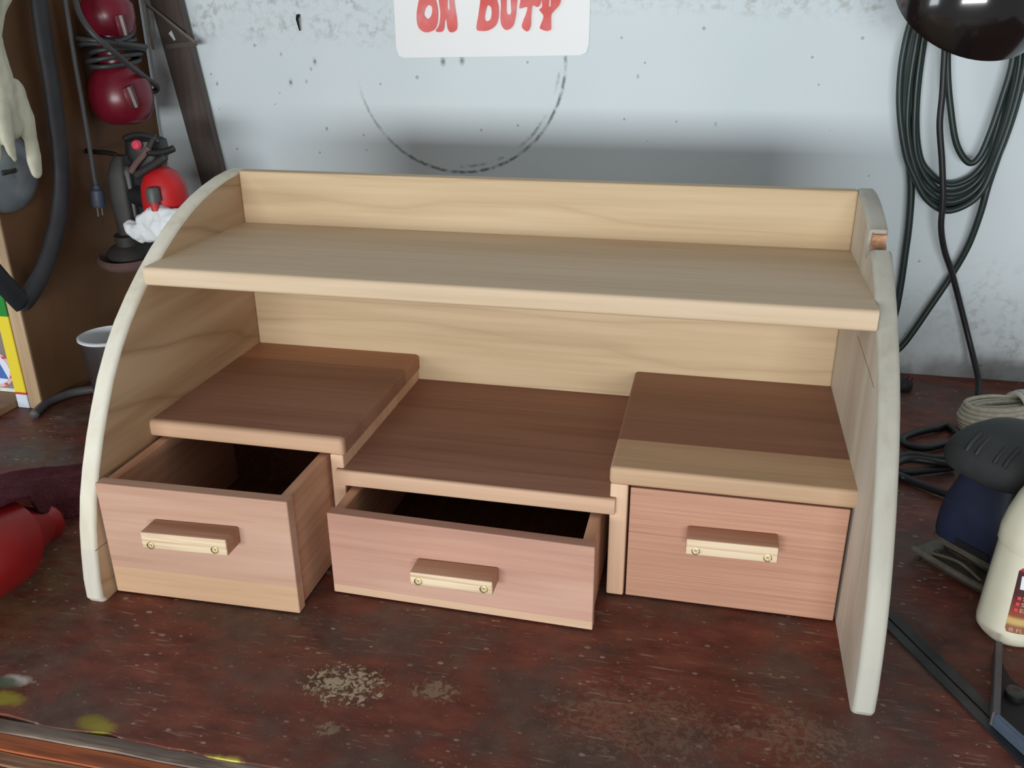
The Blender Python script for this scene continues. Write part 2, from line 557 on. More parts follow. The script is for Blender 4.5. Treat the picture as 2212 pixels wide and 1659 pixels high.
def bench_material():
    t = NT('worn_bench_paint')
    t._c = t.map(loc=(0.4, -0.05, -0.92), vec=t.obj())      # back to bench coordinates
    big = t.noise(7, 4, 0.68)
    nB = t.noise(40, 3, 0.6)
    nA = t.noise(10, 2)
    base = t.ramp(t.noise(18, 3, 0.6, 0.0, t.map((1, 2.2, 1))), [(0.28, srgb(80, 42, 34)), (0.5, srgb(112, 58, 46)), (0.72, srgb(132, 74, 56))])
    gm = t.ramp(big, [(0.45, 0.0), (0.60, 0.8)])
    col = t.mix(gm, base, t.ramp(nB, [(0.3, srgb(72, 56, 50)), (0.7, srgb(104, 86, 76))]))
    # dusty greenish patch at the left
    pl = at(60, 1270, z=0)
    col = t.mix(t.math('MULTIPLY', t.ramp(t.dist((pl.x, pl.y, 0)), [(0.02, 1.0), (0.13, 0.0)]), t.ramp(nB, [(0.4, 0.2), (0.6, 0.8)])), col, srgb(104, 88, 58))
    pg = at(40, 985, z=0)
    col = t.mix(t.math('MULTIPLY', t.ramp(t.dist((pg.x, pg.y, 0), sc=(0.6, 1.6, 1)), [(0.02, 0.8), (0.10, 0.0)]), t.ramp(nB, [(0.4, 0.3), (0.6, 1.0)])), col, srgb(96, 100, 100))
    # chips and specks
    n240 = t.noise(260, 2)
    v = t.n('ShaderNodeTexVoronoi', {'Vector': t.map((1, 1.7, 1), rot=(0, 0, 0.35)), 'Scale': 85.0})
    size = t.ramp(v.outputs['Color'], [(0.45, 0.0), (1.0, 0.34)])
    chip = t.math('LESS_THAN', t.math('ADD', v.outputs['Distance'], t.math('MULTIPLY', t.math('SUBTRACT', n240, 0.5), 0.25)), size)
    col = t.mix(t.math('MULTIPLY', chip, t.ramp(nA, [(0.35, 0.12), (0.65, 0.75)])), col, srgb(178, 156, 138))
    s1 = t.ramp(t.noise(1.0, 2, 0.6, 0.3, t.map((26, 260, 1), rot=(0, 0, -0.22))), [(0.62, 0.0), (0.70, 0.8)])
    s2 = t.ramp(t.noise(1.0, 2, 0.6, 0.3, t.map((30, 320, 1), rot=(0, 0, 0.6))), [(0.64, 0.0), (0.72, 0.7)])
    gate = t.ramp(nA, [(0.60, 1.0), (0.44, 0.0)][::-1])
    col = t.mix(t.math('MULTIPLY', t.math('MAXIMUM', s1, s2), gate), col, srgb(150, 128, 112))
    col = t.mix(t.ramp(n240, [(0.64, 0.0), (0.74, 0.4)]), col, srgb(160, 140, 124))
    n_spl = t.noise(150, 3, 0.7, 0.8)
    n_fl = t.math('MULTIPLY', t.math('SUBTRACT', nB, 0.5), 0.02)
    # splintered pale gouge in front of the drawers and its neighbours
    for (u, vv, r, a) in [(745, 1480, .045, 1.0), (940, 1492, .026, .4), (705, 1572, .018, .35), (1720, 1590, .06, .16), (1380, 1560, .09, .14)]:
        p = at(u, vv, z=0)
        dd = t.dist((p.x, p.y, 0), sc=(0.85, 1.3, 1))
        inner = t.ramp(dd, [(r * 0.35, 1.0), (r, 0.0)])
        spl = t.ramp(t.math('ADD', n_spl, t.math('MULTIPLY', inner, 0.16)), [(0.60, 0.0), (0.68, 1.0)])
        col = t.mix(t.math('MULTIPLY', inner, 0.45 * a), col, srgb(84, 70, 58))
        col = t.mix(t.math('MULTIPLY', t.math('MULTIPLY', spl, a), t.ramp(inner, [(0.02, 0.0), (0.4, 0.95)])), col, srgb(182, 166, 138))
    # flakes of yellow-green paint near the front edge
    for (u, vv, r, c) in [(12, 1510, .016, (150, 140, 50)), (208, 1562, .015, (140, 128, 44)), (225, 1572, .010, (150, 138, 52)), (485, 1648, .013, (222, 208, 96)), (40, 1468, .010, (190, 184, 176)), (10, 1474, .01, (86, 104, 84))]:
        p = at(u, vv, z=0)
        dd = t.dist((p.x, p.y, 0), sc=(0.7, 1.5, 1))
        dd = t.math('ADD', dd, n_fl)
        col = t.mix(t.ramp(dd, [(r * 0.6, 0.9), (r, 0.0)]), col, srgb(*c))
    rough = t.ramp(nB, [(0.3, 0.42), (0.7, 0.62)])
    return t.done(col, rough, bump=nB, strength=0.3, bdist=0.0015, spec=0.35)


def ply_material():
    t = NT('aged_plywood')
    f = t.noise(1.0, 5, 0.6, 0.3, t.map((1, 40, 5)))
    g = t.noise(5, 4)
    col = t.ramp(t.math('ADD', t.math('MULTIPLY', f, 0.15), t.math('MULTIPLY', g, 0.85)), [(0.3, srgb(98, 68, 46)), (0.5, srgb(112, 80, 54)), (0.7, srgb(128, 94, 64))])
    return t.done(col, 0.6, bump=f, strength=0.1, spec=0.3)


M['wall'] = wall_material()
M['bench'] = bench_material()
M['ply'] = ply_material()
M['floor'] = plain('concrete_floor', (120, 116, 110), 0.8, var=0.2, scale=8)

# ------------------------------------------------------------------ room
YW = 0.47
bm = bmesh.new()
add_box(bm, -1.8, 2.6, YW, YW + 0.12, -0.92, 2.3)
struct(obj('wall_back', bm, M['wall']))
bm = bmesh.new()
add_box(bm, -1.8, 2.6, -2.6, YW, -0.97, -0.92)
struct(obj('floor', bm, M['floor']))

# ------------------------------------------------------------------ workbench
wb = thing('workbench', 'worn red-brown painted workbench with chipped timber front edge', 'workbench', (0.4, -0.05, -0.92))
YF = -0.548
bm = bmesh.new()
xs = [-1.3 + 0.02 * i for i in range(176)]
pts = [(x, YF + 0.0045 * mnoise.noise(Vector((x * 23, 1.2, 0))) + 0.003 * mnoise.noise(Vector((x * 80, 5.2, 0))), 0.0) for x in xs]
poly = [Vector(p) for p in pts] + [Vector((2.2, YW - 0.001, 0)), Vector((-1.3, YW - 0.001, 0))]
obj('bench_top', prism(poly, (0, 0, 1), -0.006, 0.0), M['bench'], wb)
bm = bmesh.new()
add_box(bm, -1.3, 2.2, -0.552, YW - 0.001, -0.042, -0.006)
obj('bench_slab', bm, wood('bench_slab', (120, 84, 60), (100, 66, 46), (80, 52, 38), 'X', 0.6), wb)


def strip_mat(name, a, b, c, seed):
    t = NT(name)
    f = t.noise(1.0, 5, 0.6, 0.2, t.map((6, 120, 120), (seed, 0, 0)))
    g = t.noise(1.0, 3, 0.5, 0.4, t.map((9, 40, 40), (seed, 2, 0)))
    col = t.ramp(g, [(0.38, srgb(*a)), (0.52, srgb(*b)), (0.66, srgb(*c))])
    col = t.mix(t.ramp(f, [(0.5, 0.0), (0.62, 0.55)]), col, srgb(70, 46, 38))
    return t.done(col, 0.6, bump=f, strength=0.4, spec=0.3)


for y0, y1, z1, cols, nm in [(-0.562, -0.548, -0.002, ((104, 92, 86), (126, 112, 102), (176, 160, 142)), 'grey'),
                             (-0.578, -0.562, -0.004, ((176, 96, 58), (160, 92, 60), (152, 122, 96)), 'orange'),
                             (-0.590, -0.578, -0.006, ((150, 104, 78), (166, 128, 98), (96, 104, 88)), 'tan'),
                             (-0.606, -0.590, -0.009, ((150, 72, 44), (132, 68, 44), (110, 62, 44)), 'rust'),
                             (-0.640, -0.606, -0.014, ((86, 52, 42), (104, 64, 52), (140, 104, 88)), 'dark'),
                             (-0.650, -0.640, -0.016, ((190, 156, 124), (176, 138, 108), (150, 112, 88)), 'pale')]:
    bm = bmesh.new()
    n = 90
    top = []
    for i in range(n + 1):
        x = -1.3 + 3.5 * i / n
        j = 0.0012 * mnoise.noise(Vector((x * 40, y0 * 900, 0)))
        top.append((x, j))
    rows = [[bm.verts.new((x, y0 + j, z1 + j)) for x, j in top], [bm.verts.new((x, y1 - 0.0008 + j, z1 + j)) for x, j in top],
            [bm.verts.new((x, y1 - 0.0008 + j, -0.042)) for x, j in top], [bm.verts.new((x, y0 + j, -0.042)) for x, j in top]]
    for i in range(n):
        for k in range(4):
            bm.faces.new((rows[k][i], rows[(k + 1) % 4][i], rows[(k + 1) % 4][i + 1], rows[k][i + 1]))
    for i in (0, n):
        bm.faces.new([rows[k][i] for k in range(4)])
    obj('edge_strip', bm, strip_mat('edge_strip_' + nm, *cols, y0 * 100), wb)
for x0 in (-1.2, 2.02):
    for y0 in (-0.52, 0.36):
        obj('leg', rbox(x0, x0 + 0.09, y0, y0 + 0.09, -0.92, -0.042, 0.003), M['floor'] if False else wood('bench_leg', (120, 84, 60), (100, 66, 46), (80, 52, 38), 'Z', 0.6), wb)

# ------------------------------------------------------------------ desk organiser
W = 0.75
T = 0.0195
org = thing('desk_organizer', 'pale wooden desktop organizer with curved sides, upper shelf and three drawers', 'organizer', (W / 2, -0.18, 0))
PROF = [(0.018, 0.0), (0.018, 0.3885), (0.0, 0.3885), (-0.030, 0.3855), (-0.062, 0.3795), (-0.090, 0.3725), (-0.117, 0.3635), (-0.150, 0.3490), (-0.181, 0.3325),
        (-0.210, 0.3140), (-0.237, 0.2945), (-0.262, 0.2740), (-0.284, 0.2520), (-0.306, 0.2250), (-0.323, 0.1990), (-0.339, 0.1720), (-0.354, 0.1430), (-0.366, 0.1150),
        (-0.3755, 0.0850), (-0.3815, 0.0560), (-0.3860, 0.0280), (-0.3870, 0.0060), (-0.3830, 0.0)]


def side_panel(x0, x1, prof):
    bm = bmesh.new()
    a = [bm.verts.new((x0, y, z)) for y, z in prof]
    b = [bm.verts.new((x1, y, z)) for y, z in prof]
    fa = bm.faces.new(a)
    fb = bm.faces.new(b[::-1])
    n = len(prof)
    for i in range(n):
        bm.faces.new((a[i], a[(i + 1) % n], b[(i + 1) % n], b[i]))
    bmesh.ops.recalc_face_normals(bm, faces=bm.faces[:])
    ed = [e for e in bm.edges if (e in fa.edges[:] or e in fb.edges[:]) and max(v.co.z for v in e.verts) > 0.001 and min(v.co.y for v in e.verts) < 0.0179]
    bmesh.ops.bevel(bm, geom=ed, offset=0.0045, segments=3, affect='EDGES', profile=0.5)
    return bm


def face_slot(o, mat, nx):
    o.data.materials.append(mat)
    for p in o.data.polygons:
        if p.normal.x * nx > 0.97:
            p.material_index = 1


face_slot(obj('side_panel', side_panel(-T, 0.0, PROF), M['pine_side'], org, smooth=True, angle=35), M['pine_side_brown'], 1)
# the other side has a chunk broken out of its front edge just above the shelf
NOTCH = PROF[:5] + [(-0.080, 0.3752), (-0.102, 0.3688), (-0.096, 0.3520), (-0.108, 0.3440), (-0.122, 0.3530), (-0.134, 0.3560)] + PROF[7:]
sp = obj('side_panel', side_panel(W, W + T, NOTCH), M['pine_edge_dimmed'], org, smooth=True, angle=35)
face_slot(sp, M['pine_side_grey'], -1)
bm = prism([Vector((0, -0.0955, 0.366)), Vector((0, -0.0955, 0.3505)), Vector((0, -0.109, 0.3425)), Vector((0, -0.1115, 0.3530)), Vector((0, -0.1035, 0.3575)), Vector((0, -0.1055, 0.3640))], (1, 0, 0), W + 0.004, W + T - 0.002)
bmesh.ops.subdivide_edges(bm, edges=bm.edges[:], cuts=3, use_grid_fill=True)
for v in bm.verts:
    v.co += Vector((0, 0.0016 * mnoise.noise(v.co * 260), 0.0016 * mnoise.noise(v.co * 310)))
o = obj('broken_edge', bm, M['broken'], sp, smooth=False)
o['label'] = 'splintered reddish bare wood in the notch'
# joint lines where short pieces are glued on to the feet and under the shelf
for x, s in ((0.0, 1), (W, -1)):
    bm = bmesh.new()
    add_tube(bm, [at(u, v, x=x) for u, v in ([(206, 1190), (216, 1182), (228, 1173), (240, 1164)] if s > 0 else [(1853, 726), (1864, 760), (1877, 800), (1888, 838)])], 0.0004, 5)
    obj('glue_line', bm, M['seam'], org)

bm = rbox(-0.0, W, 0.0, 0.018, 0.006, 0.388, 0.002)
obj('back_panel', bm, M['pine_back'], org)


def soft_board(x0, x1, y0, y1, z0, z1, rfront, rother=0.0012, left=False, right=False):
    """board with its front top and bottom arrises rounded over"""
    bm = bmesh.new()
    add_box(bm, x0, x1, y0, y1, z0, z1)
    bm.edges.ensure_lookup_table()
    fr, ot = [], []
    for e in bm.edges:
        a, b = e.verts
        hor = abs(a.co.z - b.co.z) < 1e-6
        front = abs(a.co.y - y0) < 1e-6 and abs(b.co.y - y0) < 1e-6
        lf = abs(a.co.x - x0) < 1e-6 and abs(b.co.x - x0) < 1e-6
        rt = abs(a.co.x - x1) < 1e-6 and abs(b.co.x - x1) < 1e-6
        if (front and hor) or (left and lf and a.co.z > z0 and b.co.z > z0) or (right and rt and hor and a.co.z > (z0 + z1) / 2):
            fr.append(e)
        elif front:
            fr.append(e) if ((left and lf) or (right and rt)) else ot.append(e)
        else:
            ot.append(e)
    bmesh.ops.bevel(bm, geom=fr, offset=rfront, segments=4, affect='EDGES', profile=0.5)
    return bm


obj('upper_shelf', soft_board(0.0, W, -0.2245, 0.0, 0.3012, 0.3219, 0.0042, left=False), M['pine_shelf'], org, smooth=True, angle=50)
obj('box_top', soft_board(0.0, 0.2302, -0.2595, 0.0, 0.1356, 0.1552, 0.005, right=True), M['redwood_top'], org, smooth=True, angle=50)
obj('middle_shelf', soft_board(0.2215, 0.5225, -0.2645, 0.0, 0.1020, 0.1203, 0.003), M['redwood_shelf'], org, smooth=True, angle=50)
obj('box_top', soft_board(0.5154, W, -0.2595, 0.0, 0.1350, 0.1548, 0.0042, left=True), M['pine_top_right'], org, smooth=True, angle=50)
obj('divider', rbox(0.2135, 0.2285, -0.2575, 0.0, 0.002, 0.1356, 0.0018), M['divider'], org)
obj('divider', rbox(0.5165, 0.5345, -0.2575, 0.0, 0.002, 0.1350, 0.0018), M['divider'], org)


def drawer(x0, x1, yfl, yfr, h, mat, hx0, hx1, hz0, hz1, screws, skew, extra=0.0, depth=0.235):
    """front board, two sides, back and bottom; origin-free, slightly racked in its slot"""
    th = 0.0135
    P = lambda x, y, z: Vector((x, yfl + (yfr - yfl) * (x - x0) / (x1 - x0) + y, z))
    bm = bmesh.new()
    add_hull8(bm, [P(x0, 0, 0.002), P(x1, 0, 0.002), P(x1, th, 0.002), P(x0, th, 0.002), P(x0, 0, h), P(x1, 0, h), P(x1, th, h), P(x0, th, h)])
    bmesh.ops.bevel(bm, geom=bm.edges[:], offset=0.0011, segments=2, affect='EDGES', profile=0.5)
    front = obj('drawer', bm, mat, org)
    st = 0.011
    zi = 0.008
    for a, b in ((x0 + 0.003, x0 + 0.003 + st), (x1 - 0.003 - st, x1 - 0.003)):
        bm = bmesh.new()
        add_hull8(bm, [P(a, th, 0.003), P(b, th, 0.003), P(b, depth, 0.003), P(a, depth, 0.003), P(a, th, h - 0.0015), P(b, th, h - 0.0015), P(b, depth, h - 0.0015), P(a, depth, h - 0.0015)])
        bmesh.ops.bevel(bm, geom=bm.edges[:], offset=0.0008, segments=1, affect='EDGES')
        obj('drawer_side', bm, M['drawer_side'], front)
    bm = bmesh.new()
    a, b = x0 + 0.003 + st, x1 - 0.003 - st
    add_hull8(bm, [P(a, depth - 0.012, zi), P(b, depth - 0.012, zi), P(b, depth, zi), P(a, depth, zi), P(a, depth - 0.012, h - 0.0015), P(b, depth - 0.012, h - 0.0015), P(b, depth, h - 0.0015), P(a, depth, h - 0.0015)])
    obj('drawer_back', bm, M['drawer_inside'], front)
    bm = bmesh.new()
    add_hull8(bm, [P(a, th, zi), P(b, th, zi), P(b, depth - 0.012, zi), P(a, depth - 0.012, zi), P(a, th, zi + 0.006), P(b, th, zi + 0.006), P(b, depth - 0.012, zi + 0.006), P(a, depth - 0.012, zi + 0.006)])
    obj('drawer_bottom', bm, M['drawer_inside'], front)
    # pull: a short bar screwed on through its face
    hd = 0.0260
    bm = bmesh.new()
    add_hull8(bm, [P(hx0, -hd, hz0), P(hx1, -hd, hz0 + skew), P(hx1, -0.0001, hz0 + skew), P(hx0, -0.0001, hz0), P(hx0, -hd, hz1), P(hx1, -hd, hz1 + skew), P(hx1, -0.0001, hz1 + skew), P(hx0, -0.0001, hz1)])
    bmesh.ops.bevel(bm, geom=bm.edges[:], offset=0.0020, segments=2, affect='EDGES', profile=0.5)
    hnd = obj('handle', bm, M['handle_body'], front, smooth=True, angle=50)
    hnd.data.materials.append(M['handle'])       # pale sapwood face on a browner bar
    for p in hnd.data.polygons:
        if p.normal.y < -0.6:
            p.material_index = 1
    for sx, sz in screws:
        c = P(sx, -hd, sz)
        bm = bmesh.new()
        lathe(bm, [(0, -0.0006), (0.0016, -0.0003), (0.0030, 0.0), (0.0034, 0.0008), (0.0038, 0.0012), (0.0041, 0.0011), (0.0041, -0.001)], c, (0, -1, 0), 16)
        for an in (0.5, 2.07):
            d = Vector((math.cos(an), 0, math.sin(an)))
            add_tube(bm, [c + d * 0.002 - Vector((0, 0.0003, 0)), c - d * 0.002 - Vector((0, 0.0003, 0))], 0.0003, 5)
        obj('screw', bm, M['brass'], front, smooth=True)
    return front


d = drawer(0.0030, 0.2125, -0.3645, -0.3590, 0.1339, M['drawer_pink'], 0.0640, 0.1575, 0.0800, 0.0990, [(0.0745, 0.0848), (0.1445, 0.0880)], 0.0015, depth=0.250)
d['label'] = 'deep drawer pulled far out beside the curved side'
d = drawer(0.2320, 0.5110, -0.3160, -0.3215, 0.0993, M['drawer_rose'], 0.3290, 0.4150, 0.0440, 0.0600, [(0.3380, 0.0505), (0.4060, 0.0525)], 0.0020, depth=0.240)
d['label'] = 'shallow wide drawer slightly open under the middle shelf'
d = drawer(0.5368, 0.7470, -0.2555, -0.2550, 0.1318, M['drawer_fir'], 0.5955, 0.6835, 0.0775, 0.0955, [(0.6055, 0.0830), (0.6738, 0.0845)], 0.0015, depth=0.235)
d['label'] = 'closed drawer with fine straight grain'

# ------------------------------------------------------------------ paper sign
M['paper'] = plain('sign_paper', (252, 253, 253), 0.7, var=0.0, scale=12, bump=0.0)


def red_ink():
    t = NT('faded_red_ink')
    col = t.ramp(t.noise(16, 3, 0.5), [(0.35, srgb(226, 96, 92)), (0.55, srgb(236, 120, 118)), (0.7, srgb(246, 170, 178))])
    return t.done(col, 0.7)


M['ink'] = red_ink()
p00, p10 = at(858, 125, y=YW), at(1272, 119, y=YW)
sign = thing('paper_sign', 'white paper sign with faded red lettering stuck to the wall', 'sign', (0.216, YW, 0.5))
bm = bmesh.new()
NX, NZ = 24, 14
g = {}
for i in range(NX + 1):
    for j in range(NZ + 1):
        s, q = i / NX, j / NZ
        x = p00.x + (p10.x - p00.x) * s
        z = p00.z + (p10.z - p00.z) * s + 0.235 * q
        cr = 0.012
        bulge = 0.0014 + 0.0010 * math.sin(s * 5) * math.sin(q * 4)
        if s < 0.02 and q < 0.02:
            x += 0.004
            z += 0.003
        if s > 0.98 and q < 0.02:
            x -= 0.004
            z += 0.004
        g[i, j] = bm.verts.new((x, YW - 0.0006 - bulge, z))
for i in range(NX):
    for j in range(NZ):
        bm.faces.new((g[i, j], g[i + 1, j], g[i + 1, j + 1], g[i, j + 1]))
bm.normal_update()
bmesh.ops.solidify(bm, geom=bm.faces[:], thickness=0.0003)
obj('paper', bm, M['paper'], sign)
# groovy balloon letters; the outlines are in sign units (pixels), baseline at 70
LET = [
    ('O', [[(921, 70), (940, 62), (946, 38), (944, 10), (934, -18), (921, -24), (908, -10), (901, 20), (900, 44), (906, 62)],
           [(924, 41), (932, 32), (933, 16), (926, 11), (919, 18), (916, 32)]]),
    ('N', [[(941, 67), (948, 54), (951, 30), (948, 4), (944, -26), (960, -28), (966, -10), (967, 18), (971, 20), (970, -4), (970, -28), (978, -26), (982, 10), (987, 44), (986, 64), (974, 70), (967, 62), (964, 44), (961, 44), (959, 62), (953, 69)]]),
    ('D', [[(1029, 62), (1033, 34), (1037, 6), (1040, -22), (1054, -26), (1068, -12), (1076, 10), (1077, 34), (1071, 54), (1056, 65), (1040, 67)],
           [(1050, 46), (1059, 42), (1062, 28), (1060, 15), (1053, 12), (1049, 24), (1047, 38)]]),
    ('U', [[(1094, 65), (1107, 57), (1113, 38), (1116, 10), (1118, -24), (1106, -26), (1103, 0), (1104, 26), (1099, 32), (1094, 26), (1094, 0), (1094, -26), (1080, -24), (1082, 10), (1081, 40), (1084, 56)]]),
    ('T', [[(1139, 68), (1128, 60), (1129, 48), (1136, 30), (1139, 16), (1132, 16), (1122, 18), (1124, 2), (1126, -8), (1146, -10), (1166, -8), (1168, 4), (1162, 15), (1152, 12), (1149, 14), (1147, 34), (1146, 56)]]),
    ('Y', [[(1180, 67), (1167, 62), (1167, 56), (1173, 40), (1173, 32), (1165, 21), (1171, 14), (1170, -6), (1178, -14), (1186, -6), (1185, 12), (1189, 14), (1191, -4), (1204, -10), (1211, -2), (1207, 12), (1196, 24), (1190, 34), (1190, 60), (1188, 65)]]),
]
for ch, sps in LET:
    me = outline_mesh(sps, 5)
    for v in me.vertices:
        q = at(v.co.x, v.co.y, y=YW - 0.0052)
        v.co = q
    o = mesh_obj('letter', me, M['ink'], sign)
# ------------------------------------------------------------------ nail in the wall
M['iron'] = plain('dark_iron', (40, 38, 36), 0.5, 0.6)
a, b = at(646, 33, y=YW), at(651, 66, y=YW)
bm = tube([Vector((a.x, YW + 0.004, a.z)), Vector((a.x, YW - 0.006, a.z - 0.001)), Vector((a.x + 0.0005, YW - 0.010, a.z - 0.006)), Vector((b.x, YW - 0.006, b.z))], [0.0028, 0.0028, 0.0024, 0.0012], 8)
tag(obj('bent_nail', bm, M['iron'], origin=(a.x, YW, a.z), smooth=True), 'small black bent nail sticking out of the white wall', 'nail')

# ------------------------------------------------------------------ work lamp and cords on the wall
M['black_gloss'] = plain('black_enamel', (24, 20, 20), 0.16, 0.0, var=0.1, spec=0.6, coat=0.5)
M['inner_white'] = plain('lamp_inner', (200, 196, 186), 0.5)
LC = at(2091, 6, y=0.27)
dep = (LC - CAM).dot(RZ)
LR = 163 * dep / FPX
axis = (-RZ * 0.86 + Vector((0.10, 0, 0.52))).normalized()
lamp = thing('work_lamp', 'glossy black dome-shaped work lamp at the top of the wall', 'lamp', (LC.x, YW, LC.z + 0.18))
bm = bmesh.new()
prof = [(LR, 0.0), (LR * 0.995, 0.012), (LR * 0.94, 0.034), (LR * 0.82, 0.058), (LR * 0.62, 0.080), (LR * 0.40, 0.093), (LR * 0.24, 0.100), (LR * 0.235, 0.104), (LR * 0.22, 0.102), (LR * 0.38, 0.090), (LR * 0.60, 0.077), (LR * 0.80, 0.055), (LR * 0.925, 0.032), (LR * 0.98, 0.012), (LR * 0.985, 0.0)]
lathe(bm, prof, LC, axis, 64, close=True)
obj('lamp_shade', bm, M['black_gloss'], lamp, smooth=True, angle=60)
bm = bmesh.new()
lathe(bm, [(0, 0.03), (0.018, 0.03), (0.020, 0.05), (0.0245, 0.098), (0.026, 0.105), (0.026, 0.150), (0.022, 0.160), (0.010, 0.164), (0, 0.165)], LC, axis, 32)
obj('lamp_socket', bm, M['black_gloss'], lamp, smooth=True)
tip = LC + axis * 0.16
arm = catmull([tip, tip + axis * 0.03 + Vector((0, 0.01, 0.02)), tip + Vector((0, 0.04, 0.11)), tip + Vector((0, 0.16, 0.19)), Vector((LC.x, YW - 0.01, LC.z + 0.20))], 8)
obj('lamp_arm', tube(arm, 0.007, 10), M['black_gloss'], lamp, smooth=True)
bm = bmesh.new()
lathe(bm, [(0, 0.016), (0.02, 0.014), (0.03, 0.006), (0.032, 0.0), (0, 0)], (LC.x, YW, LC.z + 0.20), (0, -1, 0), 28)
obj('wall_mount', bm, M['black_gloss'], lamp, smooth=True)

M['green_cord'] = plain('dark_green_cord', (34, 50, 46), 0.42, var=0.08, spec=0.5)
M['black_cord'] = plain('black_cord', (30, 30, 31), 0.45, spec=0.5)
cord = thing('extension_cord', 'dark green extension cord coiled in loops on the wall behind the black lamp', 'cord', (at(2090, 100, y=YW).x, YW, at(2090, 100, y=YW).z))


def path(px, y, n=7, closed=False):
    return catmull([at(u, v, y=(y if not isinstance(y, list) else y[i])) for i, (u, v) in enumerate(px)], n, closed)


LOOPS = [
    ([(2085, -110), (2030, -60), (1975, 30), (1952, 110), (1943, 190), (1945, 260), (1957, 335), (1974, 380), (2000, 428), (2040, 455), (2085, 444), (2122, 412), (2150, 350), (2180, 270), (2205, 180), (2218, 90), (2200, -20), (2140, -95)], 0.430),
    ([(2085, -105), (2035, -50), (1992, 40), (1974, 120), (1963, 200), (1960, 280), (1972, 350), (1996, 405), (2042, 436), (2090, 424), (2128, 385), (2158, 310), (2186, 220), (2204, 120), (2196, 0), (2130, -90)], 0.438),
    ([(2090, -108), (2045, -45), (2002, 50), (1985, 140), (1977, 220), (1975, 300), (1984, 352), (2010, 396), (2045, 418), (2090, 408), (2130, 366), (2162, 280), (2192, 180), (2212, 100), (2205, -10), (2140, -92)], 0.446),
    ([(2088, -108), (2050, -45), (2008, 40), (1990, 130), (1980, 230), (1982, 310), (1998, 362), (2045, 398), (2096, 384), (2134, 340), (2150, 290), (2170, 210), (2196, 120), (2208, 40), (2190, -40), (2130, -96)], 0.452),
    ([(2090, -105), (2066, -30), (2050, 60), (2047, 150), (2053, 230), (2066, 310), (2092, 351), (2116, 338), (2140, 285), (2164, 215), (2188, 130), (2190, 40), (2160, -50), (2115, -100)], 0.434),
    ([(2092, -110), (2030, -40), (1980, 50), (1962, 120), (1953, 200), (1954, 280), (1966, 350), (1988, 402), (2020, 440), (2046, 446), (2086, 434), (2126, 400), (2160, 330), (2192, 240), (2214, 150), (2222, 60), (2204, -30), (2140, -100)], 0.456),
]
for px, y in LOOPS:
    bm = bmesh.new()
    add_tube(bm, path(px, y, 6, True), 0.0048, 8, True)
    obj('cord_loop', bm, M['green_cord'], cord, smooth=True, angle=0)
tl = lambda p: p + [Vector((p[-1].x - 0.03, 0.435, 0.012)), Vector((p[-1].x - 0.07, 0.40, 0.0065)), Vector((p[-1].x - 0.14, 0.36, 0.0065))]
bm = tube(catmull(tl(path([(2205, 120), (2170, 290), (2135, 400), (2118, 460), (2092, 530), (2057, 592), (2010, 662), (1955, 740), (1920, 772)], [0.445, 0.44, 0.436, 0.438, 0.444, 0.45, 0.452, 0.45, 0.45], 4)), 3), 0.0052, 8)
obj('cord_tail', bm, M['green_cord'], cord, smooth=True, angle=0)
bm = tube(catmull(tl(path([(1985, 60), (1962, 180), (1960, 300), (1968, 400), (1964, 480), (1955, 550), (1944, 625), (1930, 690), (1900, 760)], [0.448, 0.448, 0.446, 0.446, 0.446, 0.448, 0.45, 0.45, 0.45], 4)), 3), 0.0056, 8)
obj('cord_tail', bm, M['green_cord'], cord, smooth=True, angle=0)
hk = at(2095, -105, y=YW)
bm = tube(catmull([Vector((hk.x, YW + 0.004, hk.z - 0.004)), Vector((hk.x, YW - 0.03, hk.z - 0.006)), Vector((hk.x, YW - 0.055, hk.z - 0.004)), Vector((hk.x, YW - 0.062, hk.z + 0.012))], 6), 0.004, 8)
tag(obj('wall_hook', bm, M['iron'], origin=(hk.x, YW, hk.z), smooth=True), 'iron hook in the wall carrying the coiled green cord', 'hook')
lcpts = [at(u, v, y=y) for u, v, y in [(2060, -40, .43), (2046, 40, .418), (2040, 130, .414), (2036, 200, .412), (2030, 270, .412), (2035, 350, .412), (2037, 430, .412), (2033, 490, .416), (2040, 540, .424), (2057, 592, .432), (2076, 665, .438), (2096, 745, .432), (2113, 815, .40)]]
e1 = at(2121, 866, z=0.006)
lcpts += [e1, e1 + Vector((0.05, 0.012, 0)), e1 + Vector((0.15, 0.05, 0)), e1 + Vector((0.30, 0.04, 0))]
tag(obj('lamp_cord', tube(catmull(lcpts, 7), 0.0046, 8), M['black_cord'], origin=tuple(e1), smooth=True, angle=0), 'single black cord hanging down the wall to the bench', 'cord')

